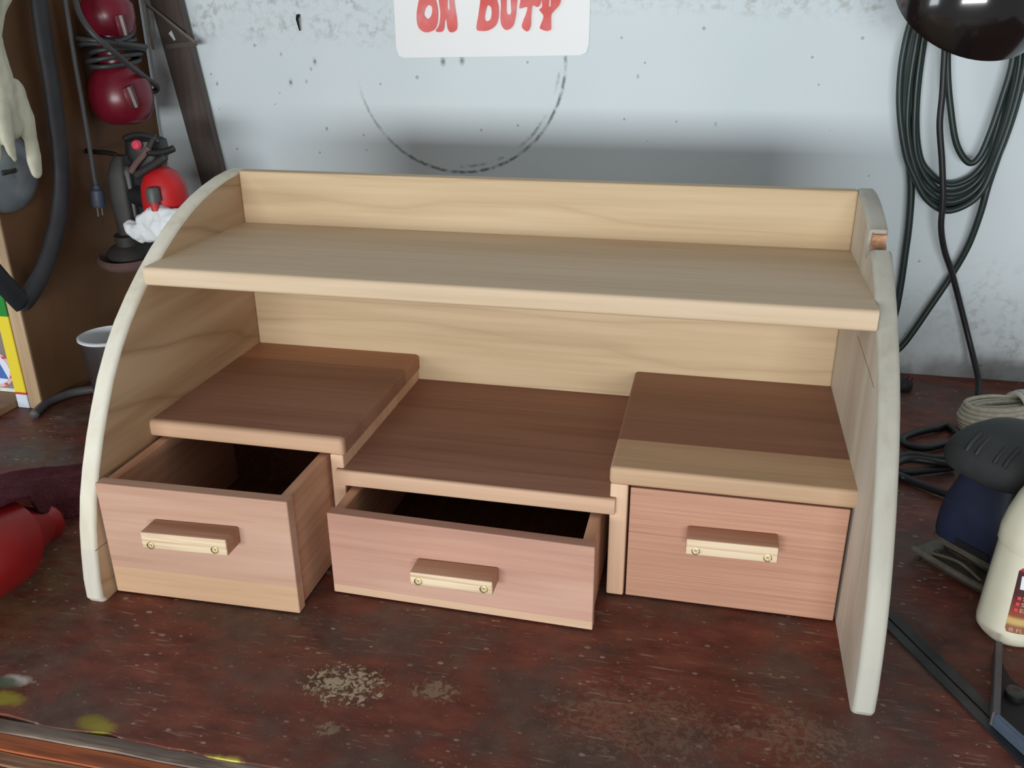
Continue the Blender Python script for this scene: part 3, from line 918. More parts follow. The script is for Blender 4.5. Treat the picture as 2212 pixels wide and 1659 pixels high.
# ------------------------------------------------------------------ bundle of cream rope behind the sander
M['rope'] = plain('cream_rope', (186, 180, 162), 0.85, var=0.15, scale=120, bump=0.4)
M['white_tape'] = plain('white_rag_tie', (208, 206, 196), 0.8, var=0.1)
q0, q1 = at(2076, 905, z=0.02), at(2240, 895, z=0.02)
dirv = (q1 - q0).normalized()
side = Vector((-dirv.y, dirv.x, 0))
rope = thing('rope_bundle', 'bundle of thin cream rope tied in the middle, behind the blue sander', 'rope', (q0.x + 0.09, q0.y, 0))
for lay in range(7):
    bm = bmesh.new()
    zz = 0.0040 + lay * 0.0062
    hw = 0.032 - 0.0012 * abs(lay - 3)
    c = q0 + dirv * 0.10
    pts = []
    for k in range(40):
        an = 2 * math.pi * k / 40
        ex = 0.5 if True else 1
        cx = math.copysign(abs(math.cos(an)) ** 0.8, math.cos(an)) * (0.100 - 0.002 * abs(lay - 3))
        cy = math.copysign(abs(math.sin(an)) ** 0.8, math.sin(an)) * hw * (1 - 0.45 * math.exp(-(cx / 0.03) ** 2))
        p = Vector((c.x, c.y, 0)) + dirv * cx + side * cy
        pts.append(Vector((p.x, p.y, zz)))
    add_tube(bm, pts, 0.0037, 8, True)
    obj('rope_loop', bm, M['rope'], rope, smooth=True, angle=0)
for lay in range(3):
    for f in (0.66, 0.34):
        bm = bmesh.new()
        c = q0 + dirv * 0.10
        pts = []
        for k in range(36):
            an = 2 * math.pi * k / 36
            cx = math.cos(an) * (0.100 - 0.010 * (1 - f) / 0.34)
            cy = math.copysign(abs(math.sin(an)) ** 0.8, math.sin(an)) * 0.030 * f * (1 - 0.45 * math.exp(-(cx / 0.03) ** 2))
            p = Vector((c.x, c.y, 0)) + dirv * cx + side * cy
            pts.append(Vector((p.x, p.y, 0.026 + lay * 0.0062)))
        add_tube(bm, pts, 0.0037, 8, True)
        obj('rope_loop', bm, M['rope'], rope, smooth=True, angle=0)
for k in range(6):
    c = q0 + dirv * (0.084 + 0.0068 * k)
    pts = []
    for j in range(20):
        an = 2 * math.pi * j / 20
        pts.append(Vector((c.x, c.y, 0.026)) + side * (0.026 * math.cos(an)) + Vector((0, 0, (0.0245 + 0.003 * math.sin(k)) * math.sin(an) + 0.003)))
    bm = bmesh.new()
    add_tube(bm, pts, 0.0037, 8, True)
    obj('tie_turn', bm, M['white_tape'], rope, smooth=True, angle=0)

# ------------------------------------------------------------------ finishing sander
M['blue'] = plain('dusty_blue_plastic', (32, 38, 62), 0.5, var=0.25, scale=25)
M['grip'] = plain('dark_grey_rubber', (50, 52, 54), 0.65, var=0.15, scale=60)
M['dusty_metal'] = plain('dusty_steel', (112, 106, 94), 0.5, 0.55, var=0.3, scale=50, bump=0.2)
M['felt'] = plain('dark_sanding_pad', (46, 42, 38), 0.9)
c0 = Vector((0.8465, -0.1105, 0))
d1 = Vector((0.66, -0.751, 0)).normalized()
d2 = Vector((0.751, 0.66, 0))
yaw = math.atan2(d1.y, d1.x)
SC = c0 + d1 * 0.050 + d2 * 0.056
san = thing('palm_sander', 'dusty blue palm sander with dark grey grip beside the glue bottle', 'sander', tuple(SC))


def lofted(name, secs, mat, parent, c=SC, yw=yaw, seg=40):
    bm = bmesh.new()
    loft(bm, secs, c, yw, seg)
    return obj(name, bm, mat, parent, smooth=True, angle=50)


lofted('sanding_pad', [(0.0, 0.046, 0.052, 0, 0, 14), (0.007, 0.047, 0.053, 0, 0, 14)], M['felt'], san)
plate = lofted('base_plate', [(0.0072, 0.050, 0.056, 0, 0, 16), (0.0105, 0.050, 0.056, 0, 0, 16), (0.0112, 0.0485, 0.0545, 0, 0, 16)], M['dusty_metal'], san)
# lever wire and clamp along the front of the plate
fr = lambda a, b, z: SC + d1 * a + d2 * b + Vector((0, 0, z))
obj('clamp_bar', tube([fr(-0.050, -0.0565, 0.010), fr(0.050, -0.0565, 0.010)], 0.0035, 8), M['dusty_metal'], plate, smooth=True)
obj('clamp_wire', tube(catmull([fr(-0.030, -0.050, 0.013), fr(0.0, -0.047, 0.018), fr(0.030, -0.050, 0.013)], 8), 0.0016, 6), M['dusty_metal'], plate, smooth=True)
bm = bmesh.new()
lathe(bm, [(0, 0.0045), (0.004, 0.004), (0.0055, 0.002), (0.0055, 0)], fr(-0.028, -0.042, 0.011), (0, 0, 1), 16)
obj('plate_screw', bm, M['dusty_metal'], plate, smooth=True)
lofted('housing_skirt', [(0.0115, 0.038, 0.032, 0, 0.004, 7), (0.024, 0.040, 0.036, 0, 0.002, 7), (0.0245, 0.0455, 0.041, 0, 0, 7), (0.0315, 0.0460, 0.042, 0, 0, 7)], M['dusty_metal'], san)
body = lofted('motor_housing', [(0.0318, 0.0455, 0.042, 0, 0.001, 6), (0.040, 0.047, 0.043, 0, 0.001, 5.5), (0.060, 0.0465, 0.043, 0, 0.001, 5), (0.080, 0.0440, 0.042, 0, 0.002, 4.5),
                                (0.097, 0.0395, 0.039, 0, 0.003, 4), (0.110, 0.037, 0.036, 0, 0.004, 3.6), (0.122, 0.036, 0.036, 0, 0.005, 3.4)], M['blue'], san)
bm = bmesh.new()
v = [fr(a, b, z) for a, b, z in [(-0.012, -0.0432, 0.034), (0.028, -0.0432, 0.034), (0.028, -0.036, 0.034), (-0.012, -0.036, 0.034), (-0.012, -0.0432, 0.041), (0.028, -0.0432, 0.041), (0.028, -0.036, 0.041), (-0.012, -0.036, 0.041)]]
add_hull8(bm, v)
obj('vent_slot', bm, M['black_cord'], body)
grip = lofted('palm_grip', [(0.113, 0.044, 0.044, -0.006, 0.004, 3.0), (0.118, 0.052, 0.050, -0.006, 0.004, 3.0), (0.128, 0.056, 0.053, -0.006, 0.005, 2.8), (0.140, 0.055, 0.052, -0.004, 0.006, 2.6),
                            (0.152, 0.049, 0.047, -0.001, 0.008, 2.4), (0.161, 0.038, 0.037, 0.001, 0.010, 2.3), (0.166, 0.022, 0.022, 0.002, 0.012, 2.2), (0.1672, 0.006, 0.006, 0.002, 0.012, 2.0)], M['grip'], san)
for a in (-0.020, -0.009, 0.012, 0.023):
    pts = [fr(a, -0.0440, 0.1440), fr(a, -0.0385, 0.1510), fr(a, -0.0310, 0.1565), fr(a, -0.0250, 0.1600)]
    obj('grip_rib', tube(catmull(pts, 4), 0.0022, 6), M['grip'], grip, smooth=True)
# its cord lies in loose loops on the bench
cpx = [(2090, 945), (2060, 928), (2020, 926), (1975, 936), (1950, 948), (1960, 962), (2000, 968), (2060, 958)]
pts = [at(u, v, z=0.0075) for u, v in cpx]
pts[0] = fr(-0.030, 0.050, 0.120)
pts.insert(1, fr(-0.060, 0.090, 0.05))
pts += [at(2085, 985, z=0.0075), at(2020, 990, z=0.0075), at(1960, 983, z=0.0075), at(1915, 1000, z=0.0075), at(1940, 1020, z=0.0075), at(2000, 1016, z=0.009), at(2060, 1008, z=0.0075), at(2030, 1000, z=0.0185), at(1960, 992, z=0.0185), at(1920, 1015, z=0.0185), at(1950, 1030, z=0.0075), at(2000, 1050, z=0.0075), at(2045, 1066, z=0.0075), at(2085, 1072, z=0.0075)]
obj('power_cord', tube(catmull(pts, 7), 0.0052, 8), M['black_cord'], san, smooth=True, angle=0)

# ------------------------------------------------------------------ small dark cap by the wall
M['dark_cap'] = plain('dark_rubber_cap', (40, 34, 34), 0.6)
M['dark_red'] = plain('dark_red_plastic', (96, 26, 38), 0.5)
kc = at(1950, 842, z=0.0)
cap = thing('rubber_stopper', 'small dark rubber stopper with a red tip on the bench by the wall', 'stopper', (kc.x, kc.y, 0))
bm = bmesh.new()
lathe(bm, [(0, 0), (0.012, 0), (0.014, 0.004), (0.0135, 0.014), (0.010, 0.019), (0, 0.020)], kc, (0, 0, 1), 20)
obj('stopper_body', bm, M['dark_cap'], cap, smooth=True)
bm = bmesh.new()
lathe(bm, [(0, 0), (0.005, 0), (0.004, 0.010), (0, 0.011)], kc + Vector((0.006, 0, 0.016)), (0.4, 0, 1), 14)
obj('stopper_tip', bm, M['dark_red'], cap, smooth=True)

# ------------------------------------------------------------------ glue bottle
M['cream'] = plain('cream_plastic', (226, 222, 200), 0.35, var=0.03, spec=0.5)
M['label_white'] = plain('label_print_white', (226, 236, 236), 0.5, var=0.02)
M['label_pink'] = plain('label_print_red', (226, 60, 66), 0.5, var=0.02)
M['label_tan'] = plain('label_print_tan', (196, 160, 130), 0.5, var=0.02)
M['orange_cap'] = plain('orange_cap', (206, 98, 40), 0.45)
byaw = math.radians(24)
bc = Vector((0.886, -0.25, 0)) + Vector((math.cos(byaw), math.sin(byaw), 0)) * 0.047 + Vector((0.004, 0.006, 0))
bot = thing('glue_bottle', 'cream plastic wood glue bottle with a dark red label', 'bottle', tuple(bc))
BS = [(0.0, 0.040, 0.024, 0, 0, 2.6), (0.002, 0.044, 0.028, 0, 0, 2.6), (0.007, 0.0475, 0.0315, 0, 0, 2.6), (0.014, 0.0485, 0.0325, 0, 0, 2.6), (0.040, 0.0470, 0.0320, 0, 0, 2.6), (0.070, 0.0455, 0.0310, 0, 0, 2.6), (0.100, 0.0440, 0.0305, 0, 0, 2.5),
      (0.1015, 0.0442, 0.0307, 0, 0, 2.5), (0.104, 0.0455, 0.0315, 0, 0, 2.5), (0.118, 0.0450, 0.0315, 0, 0, 2.5), (0.134, 0.0415, 0.0300, 0, 0, 2.4), (0.150, 0.0355, 0.0275, 0, 0, 2.3), (0.166, 0.0270, 0.0230, 0, 0, 2.2), (0.178, 0.0190, 0.0180, 0, 0, 2.0), (0.184, 0.0150, 0.0150, 0, 0, 2.0), (0.196, 0.0140, 0.0140, 0, 0, 2.0)]
lofted('bottle_body', BS, M['cream'], bot, bc, byaw, 64)
bm = bmesh.new()
lathe(bm, [(0, 0.190), (0.0175, 0.190), (0.018, 0.193), (0.017, 0.212), (0.010, 0.216), (0.008, 0.236), (0.005, 0.242), (0, 0.243)], bc, (0, 0, 1), 32)
obj('bottle_cap', bm, M['orange_cap'], bot, smooth=True)


def bottle_half(z):
    for a, b in zip(BS[:-1], BS[1:]):
        if a[0] <= z <= b[0]:
            f = (z - a[0]) / (b[0] - a[0])
            return tuple(a[i] + (b[i] - a[i]) * f for i in (1, 2, 5))
    return BS[-1][1], BS[-1][2], BS[-1][5]


def on_bottle(x, z, off):
    """x runs across the broad front of the bottle"""
    hx, hy, pw = bottle_half(z)
    hx += off
    hy += off
    t = max(-0.999, min(0.999, x / hx))
    y = -hy * (1 - abs(t) ** pw) ** (1 / pw)
    return Vector((bc.x + x * math.cos(byaw) - y * math.sin(byaw), bc.y + x * math.sin(byaw) + y * math.cos(byaw), z))


def label_material():
    t = NT('bottle_label')
    z = t.sep()[2]
    col = t.ramp(z, [(0.0, srgb(160, 104, 76)), (0.0275, srgb(150, 96, 70)), (0.0285, srgb(84, 52, 30)), (0.0292, srgb(206, 176, 110)), (0.0365, srgb(206, 176, 110)), (0.0375, srgb(96, 60, 34)), (0.0385, srgb(150, 78, 54)), (0.050, srgb(128, 52, 44)), (0.062, srgb(72, 26, 30)), (0.088, srgb(62, 22, 28)), (0.089, srgb(214, 50, 70)), (0.095, srgb(214, 50, 70))], 'LINEAR')
    return t.done(col, 0.4, spec=0.5)


# sloped sides: the label is wider at the foot
bm = bmesh.new()
NXL, NZL = 28, 20
gg = {}
for j in range(NZL + 1):
    z = 0.0205 + 0.0735 * j / NZL
    hw = 0.0432 - 0.0025 * (j / NZL) - (0.006 * max(0, (j / NZL - 0.9) / 0.1) ** 2) - (0.001 if j == 0 else 0)
    for i in range(NXL + 1):
        gg[i, j] = bm.verts.new(on_bottle(-hw + 2 * hw * i / NXL, z, 0.0004))
for j in range(NZL):
    for i in range(NXL):
        bm.faces.new((gg[i, j], gg[i + 1, j], gg[i + 1, j + 1], gg[i, j + 1]))
M['label'] = label_material()
lab = obj('label', bm, M['label'], bot, smooth=True)


def print_on(body, size, x, z, mat):
    me = text_mesh(body, size)
    for v in me.vertices:
        v.co = on_bottle(x + v.co.x, z + v.co.y, 0.0008)
    mesh_obj('lettering', me, mat, lab)


print_on('I', 0.020, -0.0405, 0.0690, M['label_white'])
print_on('S', 0.0060, -0.0362, 0.0575, M['label_tan'])
print_on('St', 0.0060, -0.0366, 0.0510, M['label_tan'])
print_on('Eas', 0.0060, -0.0370, 0.0445, M['label_tan'])
print_on('8 FL OZ', 0.0062, -0.0415, 0.0222, M['label_tan'])
for x, z in ((-0.0395, 0.0575), (-0.0399, 0.0510), (-0.0403, 0.0445)):
    bm = bmesh.new()
    q = [on_bottle(x + a, z + b, 0.0008) for a, b in ((0, 0), (0.0022, 0), (0.0022, 0.0035), (0, 0.0035))]
    bm.faces.new([bm.verts.new(p) for p in q])
    obj('bullet_mark', bm, M['label_pink'], lab)

# ------------------------------------------------------------------ combination square
M['steel'] = plain('worn_steel', (74, 74, 74), 0.42, 0.7, var=0.25, scale=30)
M['steel_edge'] = plain('blue_grey_cast_iron', (92, 106, 124), 0.42, 0.35, var=0.15)
M['mitre'] = plain('grey_mitre_face', (98, 96, 98), 0.5, 0.3, var=0.15)
M['groove'] = plain('groove_shadow_grime', (26, 26, 27), 0.8)
s0, s1 = at(1905, 1296, z=0.003), at(2190, 1572, z=0.003)      # far edge of the blade
n0 = at(1912, 1352, z=0.003)
bd = (s1 - s0).normalized()
bn = Vector((bd.y, -bd.x, 0))
if bn.dot(n0 - s0) < 0:
    bn = -bn
bw = (n0 - s0).dot(bn)
sq = thing('combination_square', 'dark steel combination square lying on the bench', 'square', tuple((s0 + s1) / 2 - Vector((0, 0, 0.003))))
A0 = s0 + bd * ((0.792 - s0.x) / bd.x)
LEN = 0.30
bl = lambda a, b, z: Vector((A0.x, A0.y, 0)) + bd * a + bn * b + Vector((0, 0, z))


def slab(a0, a1, b0, b1, z0, z1, mat, name, parent, r=0.0004):
    bm = bmesh.new()
    add_hull8(bm, [bl(a0, b0, z0), bl(a1, b0, z0), bl(a1, b1, z0), bl(a0, b1, z0), bl(a0, b0, z1), bl(a1, b0, z1), bl(a1, b1, z1), bl(a0, b1, z1)])
    bmesh.ops.recalc_face_normals(bm, faces=bm.faces[:])
    if r:
        bmesh.ops.bevel(bm, geom=bm.edges[:], offset=r, segments=1, affect='EDGES')
    return obj(name, bm, mat, parent)


bm = bmesh.new()
gw = 0.0013
# blade section with a groove down the middle
sec = [(0.0, 0.0002), (bw, 0.0002), (bw, 0.0030), (bw * 0.52 + gw, 0.0030), (bw * 0.52 + gw * 0.7, 0.0018), (bw * 0.52 - gw * 0.7, 0.0018), (bw * 0.52 - gw, 0.0030), (0.0, 0.0030)]
ra = [bm.verts.new(bl(0, b, z)) for b, z in sec]
rb = [bm.verts.new(bl(LEN, b, z)) for b, z in sec]
bm.faces.new(ra)
bm.faces.new(rb[::-1])
for i in range(8):
    bm.faces.new((ra[i], ra[(i + 1) % 8], rb[(i + 1) % 8], rb[i]))
blade = obj('blade', bm, M['steel'], sq)
slab(0, LEN, bw * 0.52 - gw * 0.6, bw * 0.52 + gw * 0.6, 0.0017, 0.00188, M['groove'], 'groove', blade, 0)
# head: square face along the blade, mitre face, webbed hollow between
hz = 0.017
h0, h1, h2 = at(2153, 1541, z=hz), at(2232, 1612, z=hz), at(2159, 1385, z=hz)
h3 = h2 + (h1 - h0) * 0.9
hf = lambda p: Vector((p.x, p.y, 0))


def bar(p, q, w, z0, z1, mat, name, parent, r=0.0006):
    p, q = hf(p), hf(q)
    d_ = (q - p).normalized()
    n_ = Vector((-d_.y, d_.x, 0)) * (w / 2)
    bm = bmesh.new()
    add_hull8(bm, [v + Vector((0, 0, z)) for z in (z0, z1) for v in (p - n_, q - n_, q + n_, p + n_)])
    bmesh.ops.recalc_face_normals(bm, faces=bm.faces[:])
    bmesh.ops.bevel(bm, geom=bm.edges[:], offset=r, segments=2, affect='EDGES')
    return obj(name, bm, mat, parent)


bar(h0, h0 + (h1 - h0) * 1.5, 0.004, 0.0033, hz, M['steel_edge'], 'square_face', sq)
bar(h0, h2, 0.006, 0.0, hz, M['mitre'], 'mitre_face', sq)
web = prism([hf(h0), hf(h0 + (h1 - h0) * 1.5), hf(h0) + (hf(h1) - hf(h0)) * 1.4 + Vector((0.012, 0.03, 0)), hf(h0.lerp(h2, 0.35)) + Vector((0.035, 0.008, 0)), hf(h0.lerp(h2, 0.62)) + Vector((0.013, 0.003, 0)), hf(h2)], (0, 0, 1), 0.0, 0.0040)
obj('web', web, plain('black_casting', (38, 38, 40), 0.6, 0.2, var=0.2), sq)
pt = hf(h0.lerp(h2, 0.4)) + Vector((0.016, 0.0, 0))
bm = bmesh.new()
lathe(bm, [(0, 0.004), (0.0085, 0.004), (0.0085, 0.010), (0.006, 0.0115), (0, 0.0115)], pt, (0, 0, 1), 20)
obj('lock_nut', bm, M['steel'], sq, smooth=True)

# ------------------------------------------------------------------ left: tool board of plywood standing on the bench
XP = -0.41
cab = thing('plywood_tool_board', 'tall brown plywood board standing on the bench with tools hung on it', 'tool board', (XP - 0.01, 0.24, 0))
bm = rbox(XP - 0.022, XP, 0.038, 0.455, 0.0, 0.95, 0.0008, 1)
obj('board', bm, M['ply'], cab)
M['ply_edge'] = wood('ply_edge', (188, 162, 130), (176, 148, 116), (154, 126, 96), 'Z', 1.2, 0.4, 21.0)
obj('edge_lipping', rbox(XP - 0.022, XP, 0.034, 0.038, 0.0, 0.95, 0.0006, 1), M['ply_edge'], cab)


def strip_print():
    t = NT('printed_card_edge')
    z = t.sep()[2]
    col = t.ramp(z, [(0.0, srgb(206, 214, 226)), (0.020, srgb(200, 206, 220)), (0.0205, srgb(190, 60, 56)), (0.026, srgb(190, 60, 56)), (0.0265, srgb(226, 204, 50)), (0.1510, srgb(230, 206, 48)), (0.1515, srgb(20, 128, 40)), (0.5, srgb(20, 120, 40))], 'CONSTANT')
    return t.done(col, 0.45)


bm = rbox(XP - 0.0430, XP - 0.0225, 0.032, 0.21, 0.0005, 0.42, 0.0008, 1)
card = tag(obj('printed_box', bm, strip_print(), origin=(XP - 0.027, 0.1, 0)), 'narrow printed box, green above and yellow below, against the plywood edge', 'box')

M['grey_case'] = plain('grey_plastic_case', (128, 116, 112), 0.55, var=0.06)
M['tan_board'] = wood('tan_board', (150, 122, 90), (136, 108, 78), (116, 90, 64), 'X', 0.7)
tb = obj('base_board', rbox(-0.95, XP - 0.045, -0.035, 0.45, 0.0005, 0.012, 0.001, 1), M['tan_board'], origin=(-0.6, 0.2, 0))
tag(tb, 'flat tan board lying on the bench left of the plywood', 'board')
case = thing('grey_case', 'grey plastic case with an oval sticker and white strip at its foot', 'case', (-0.62, 0.12, 0.012))
obj('case_body', rbox(-0.80, XP - 0.047, 0.062, 0.30, 0.014, 0.118, 0.003), M['grey_case'], case)
obj('case_lid', rbox(-0.80, XP - 0.047, 0.060, 0.30, 0.119, 0.30, 0.004), plain('dark_case_lid', (58, 50, 56), 0.5), case)
obj('foot_strip', rbox(-0.80, XP - 0.047, 0.058, 0.066, 0.0125, 0.019, 0.001, 1), plain('white_strip', (208, 206, 200), 0.6), case)
sc = at(-4, 826, y=0.061)
sc.z = max(sc.z, 0.05)
stk = None
for k, (rx, rz, c) in enumerate([(0.034, 0.031, (214, 178, 178)), (0.028, 0.026, (214, 220, 236))]):
    bm = bmesh.new()
    vs = [bm.verts.new((sc.x + rx * math.cos(2 * math.pi * i / 40), 0.0614 - 0.0004 * k, sc.z + rz * math.sin(2 * math.pi * i / 40))) for i in range(40)]
    bm.faces.new(vs)
    o = obj('sticker', bm, plain('sticker_print_%d' % k, c, 0.5, var=0.02), case if k == 0 else stk)
    if k == 0:
        stk = o
bm = bmesh.new()
bm.faces.new([bm.verts.new((sc.x + a, 0.0606, sc.z + b)) for a, b in ((-0.020, -0.014), (0.022, -0.016), (0.010, 0.016), (-0.014, 0.018))])
obj('sticker_panel', bm, plain('sticker_blue', (66, 104, 176), 0.5, var=0.05), stk)
for i in range(10):
    an = 2 * math.pi * (i + 0.3) / 10
    bm = bmesh.new()
    c = Vector((sc.x + 0.031 * math.cos(an), 0.0609, sc.z + 0.0285 * math.sin(an)))
    bm.faces.new([bm.verts.new(c + Vector((a, 0, b))) for a, b in ((-0.003, -0.002), (0.003, -0.002), (0.003, 0.002), (-0.003, 0.002))])
    obj('sticker_mark', bm, M['label_pink'], stk)

# dark plank leaning on the wall behind the board
M['dark_plank'] = wood('dark_plank', (104, 92, 88), (88, 78, 74), (72, 62, 60), 'Z', 0.6, 0.6, 23.0)
a0, a1 = at(322, 0, y=0.445), at(431, 389, y=0.445)
b0, b1 = at(384, 0, y=0.445), at(474, 359, y=0.445)
dl = (a0 - a1) / (a0.z - a1.z)
dr_ = (b0 - b1) / (b0.z - b1.z)
P_ = lambda base, d, z: Vector((base.x + d.x * (z - base.z), 0, z))
bm = prism([P_(a1, dl, 0.0), P_(b1, dr_, 0.0), P_(b0, dr_, 0.80), P_(a0, dl, 0.80)], (0, 1, 0), 0.446, 0.464)
bmesh.ops.bevel(bm, geom=bm.edges[:], offset=0.0015, segments=2, affect='EDGES')
tag(obj('leaning_plank', bm, M['dark_plank'], origin=(P_(a1, dl, 0).x, 0.455, 0)), 'dark brown plank leaning against the white wall beside the plywood', 'plank')
# thin metal bracket in front of it
M['dull_metal'] = plain('dull_metal', (134, 126, 118), 0.45, 0.5, var=0.2)
tri = thing('metal_bracket', 'thin bent metal bracket hung in front of the dark plank', 'bracket', tuple(at(360, 60, y=0.442)))
k0, k1, k2 = at(318, 10, y=0.436), at(421, 93, y=0.436), at(360, 101, y=0.436)
obj('bracket_strut', tube([k0, k1], 0.0034, 4, flat=0.5, flat_dir=(0, 1, 0)), M['dull_metal'], tri)
obj('bracket_foot', tube([k1 + Vector((0.004, 0, 0)), k2], 0.0040, 4, flat=0.5, flat_dir=(0, 1, 0)), M['dull_metal'], tri)
obj('bracket_glint', prism([at(364, 72, y=0.4445), at(370, 66, y=0.4445), at(379, 86, y=0.4445), at(376, 88, y=0.4445)], (0, 1, 0), 0.0, 0.001), M['label_white'], tri)  # small white glint at the bracket, built as a pale sliver
# upright of the bracket hides behind the board edge
obj('bracket_back', tube([k0 + Vector((-0.004, 0.004, 0.01)), Vector((k0.x - 0.004, 0.440, k2.z - 0.005))], 0.003, 4), M['dull_metal'], tri)

# ------------------------------------------------------------------ things hung on the tool board
XS = XP + 0.001
M['leather'] = plain('cream_leather', (206, 204, 182), 0.75, var=0.10, scale=30, bump=0.3)
gp = lambda u, v, x=-0.366: at(u, v, x=x)
fing = [
    [(gp(-25, 120), 0.030), (gp(0, 210), 0.030), (gp(22, 270), 0.022)],
    [(gp(30, 200), 0.020), (gp(48, 250), 0.020), (gp(66, 300), 0.0125), (gp(74, 340), 0.0140), (gp(80, 372), 0.0105)],
    [(gp(12, 235, -0.352), 0.018), (gp(27, 290, -0.346), 0.0115), (gp(38, 325, -0.346), 0.0085), (gp(45, 345, -0.348), 0.0045)],
    [(gp(-20, 230), 0.022), (gp(-14, 300), 0.0135), (gp(-12, 345), 0.0090)],
    [(gp(-50, 220), 0.020), (gp(-55, 290), 0.0130), (gp(-58, 335), 0.0090)],
    [(gp(-60, 150), 0.018), (gp(-88, 210), 0.0125), (gp(-98, 250), 0.0090)],
    [(gp(-25, 120), 0.028), (gp(-45, 40), 0.030), (gp(-42, -40), 0.034), (gp(-38, -90), 0.036)],
    [(gp(10, 190), 0.020), (gp(-30, 180), 0.026), (gp(-55, 150), 0.020)],
    [(gp(-5, 150), 0.010), (gp(-12, 80), 0.012), (gp(-10, 20), 0.016), (gp(0, -20), 0.020)],
]
me = blob_mesh(fing, 0.0030, 5, disp=(0.0016, 38), squash=(-0.366, 'x', 0.50))
glove = mesh_obj('work_glove', me, M['leather'], origin=tuple(gp(-20, 100)), smooth=True, angle=0)
tag(glove, 'cream leather work glove hanging fingers down on the plywood', 'glove')

M['grey_steel'] = plain('brushed_grey_steel', (128, 136, 142), 0.33, 0.25, var=0.12)
dc = at(16, 372, x=-0.400)
bm = bmesh.new()
R_ = 0.058
lathe(bm, [(R_, 0.0), (R_ * 1.0, 0.004), (R_ * 0.93, 0.010), (R_ * 0.74, 0.016), (R_ * 0.45, 0.020), (0.008, 0.022), (0.006, 0.021), (0.0, 0.021)], Vector((XS + 0.002, dc.y, dc.z)), (1, -0.05, 0), 48)
pan = thing('steel_guard', 'grey domed steel guard hanging behind the cream glove', 'tool guard', (XS, dc.y, dc.z))
obj('dome', bm, M['grey_steel'], pan, smooth=True, angle=60)
bm = bmesh.new()
hs = Vector((XS + 0.021, dc.y - 0.012, dc.z + 0.003))
add_tube(bm, [hs + Vector((0, -0.012, 0)), hs + Vector((0.0005, 0.012, 0))], 0.004, 8)
obj('slot', bm, M['black_cord'], pan)

M['rubber'] = plain('grey_black_rubber', (50, 50, 54), 0.6, var=0.3, scale=14)
hp = [(70, -120), (76, -60), (84, 0), (96, 90), (110, 170), (121, 250), (130, 330), (133, 400), (126, 470), (112, 530), (90, 590), (62, 640), (46, 655)]
pts = catmull([at(u, v, x=-0.388) for u, v in hp], 6)
n = len(pts)
hose = thing('rubber_hose', 'dark flattened rubber hose hanging in a fold on the plywood edge', 'hose', tuple(pts[-1]))
obj('hose_run', tube(pts, 0.0150, 12, flat=0.62, flat_dir=(1, 0, 0)), M['rubber'], hose, smooth=True, angle=0)
pts2 = catmull([at(48, 655, x=-0.386), at(22, 628, x=-0.388), at(-12, 590, x=-0.392), at(-50, 540, x=-0.396), at(-95, 470, x=-0.398), at(-130, 390, x=-0.398)], 6)
pts2 = [Vector((p.x, p.y, p.z)) for p in pts2]
obj('hose_return', tube(pts2, 0.0165, 12, flat=0.5, flat_dir=(1, 0, 0)), plain('black_rubber', (30, 33, 38), 0.55), hose, smooth=True, angle=0)

M['grey_cord'] = plain('grey_cord', (88, 86, 86), 0.55, var=0.12)
M['plug'] = plain('blue_grey_plug', (72, 80, 96), 0.5, var=0.2)
ply_cord = thing('plug_cord', 'thin grey power cord with a blue-grey plug hanging on the plywood', 'cord', tuple(at(212, 420, x=-0.396)))
cp = [at(u, v, x=-0.394) for u, v in [(120, -110), (132, -60), (141, 0), (152, 70), (165, 150), (176, 210), (187, 280), (197, 340), (205, 390), (210, 404)]]
obj('cord', tube(catmull(cp, 6), 0.0040, 8), M['grey_cord'], ply_cord, smooth=True, angle=0)
pa, pb = at(208, 400, x=-0.394), at(215, 452, x=-0.394)
pd = (pb - pa).normalized()
bm = bmesh.new()
lathe(bm, [(0, -0.002), (0.006, 0.0), (0.007, 0.006), (0.011, 0.009), (0.0115, 0.032), (0.010, 0.036), (0, 0.036)], pa, pd, 20)
pl = obj('plug', bm, M['plug'], ply_cord, smooth=True)
for s in (-1, 1):
    c = pa + pd * 0.036 + Vector((0, s * 0.0055, 0))
    bm = tube([c, c + pd * 0.014], 0.0016, 4)
    obj('prong', bm, M['dull_metal'], pl)

# red power tool with cord wound round its waist
M['red_tool'] = plain('dark_red_enamel', (112, 20, 38), 0.32, var=0.12, spec=0.5)
M['slot_reflection'] = plain('slot_reflection', (206, 196, 190), 0.3, 0.6)
tool = thing('red_power_tool', 'dark red power tool hung on the plywood with its cord wound around it', 'power tool', tuple(at(248, 120, x=-0.395)))
tc0, tc1 = at(262, 270, x=-0.37), at(222, 0, x=-0.37)
ta = (tc1 - tc0).normalized()
L = (tc1 - tc0).length
bm = bmesh.new()
lathe(bm, [(0, 0.0), (0.022, 0.002), (0.038, 0.010), (0.047, 0.024), (0.050, 0.042), (0.048, 0.062), (0.042, 0.078), (0.033, 0.088), (0.030, 0.094), (0, 0.094)], tc0 + Vector((0.008, 0, 0)), ta, 40)
lo = obj('motor_housing', bm, M['red_tool'], tool, smooth=True)
bm = bmesh.new()
lathe(bm, [(0, 0.088), (0.026, 0.088), (0.025, 0.118), (0.026, 0.140), (0, 0.140)], tc0 + Vector((0.006, 0, 0)), ta, 32)
obj('waist', bm, M['red_tool'], tool, smooth=True)
bm = bmesh.new()
lathe(bm, [(0, 0.136), (0.028, 0.137), (0.036, 0.146), (0.040, 0.164), (0.039, 0.184), (0.030, 0.196), (0.020, 0.202), (0.016, 0.235), (0.016, 0.27), (0.010, 0.275), (0, 0.276)], tc0 + Vector((0.006, 0, 0)), ta, 40)
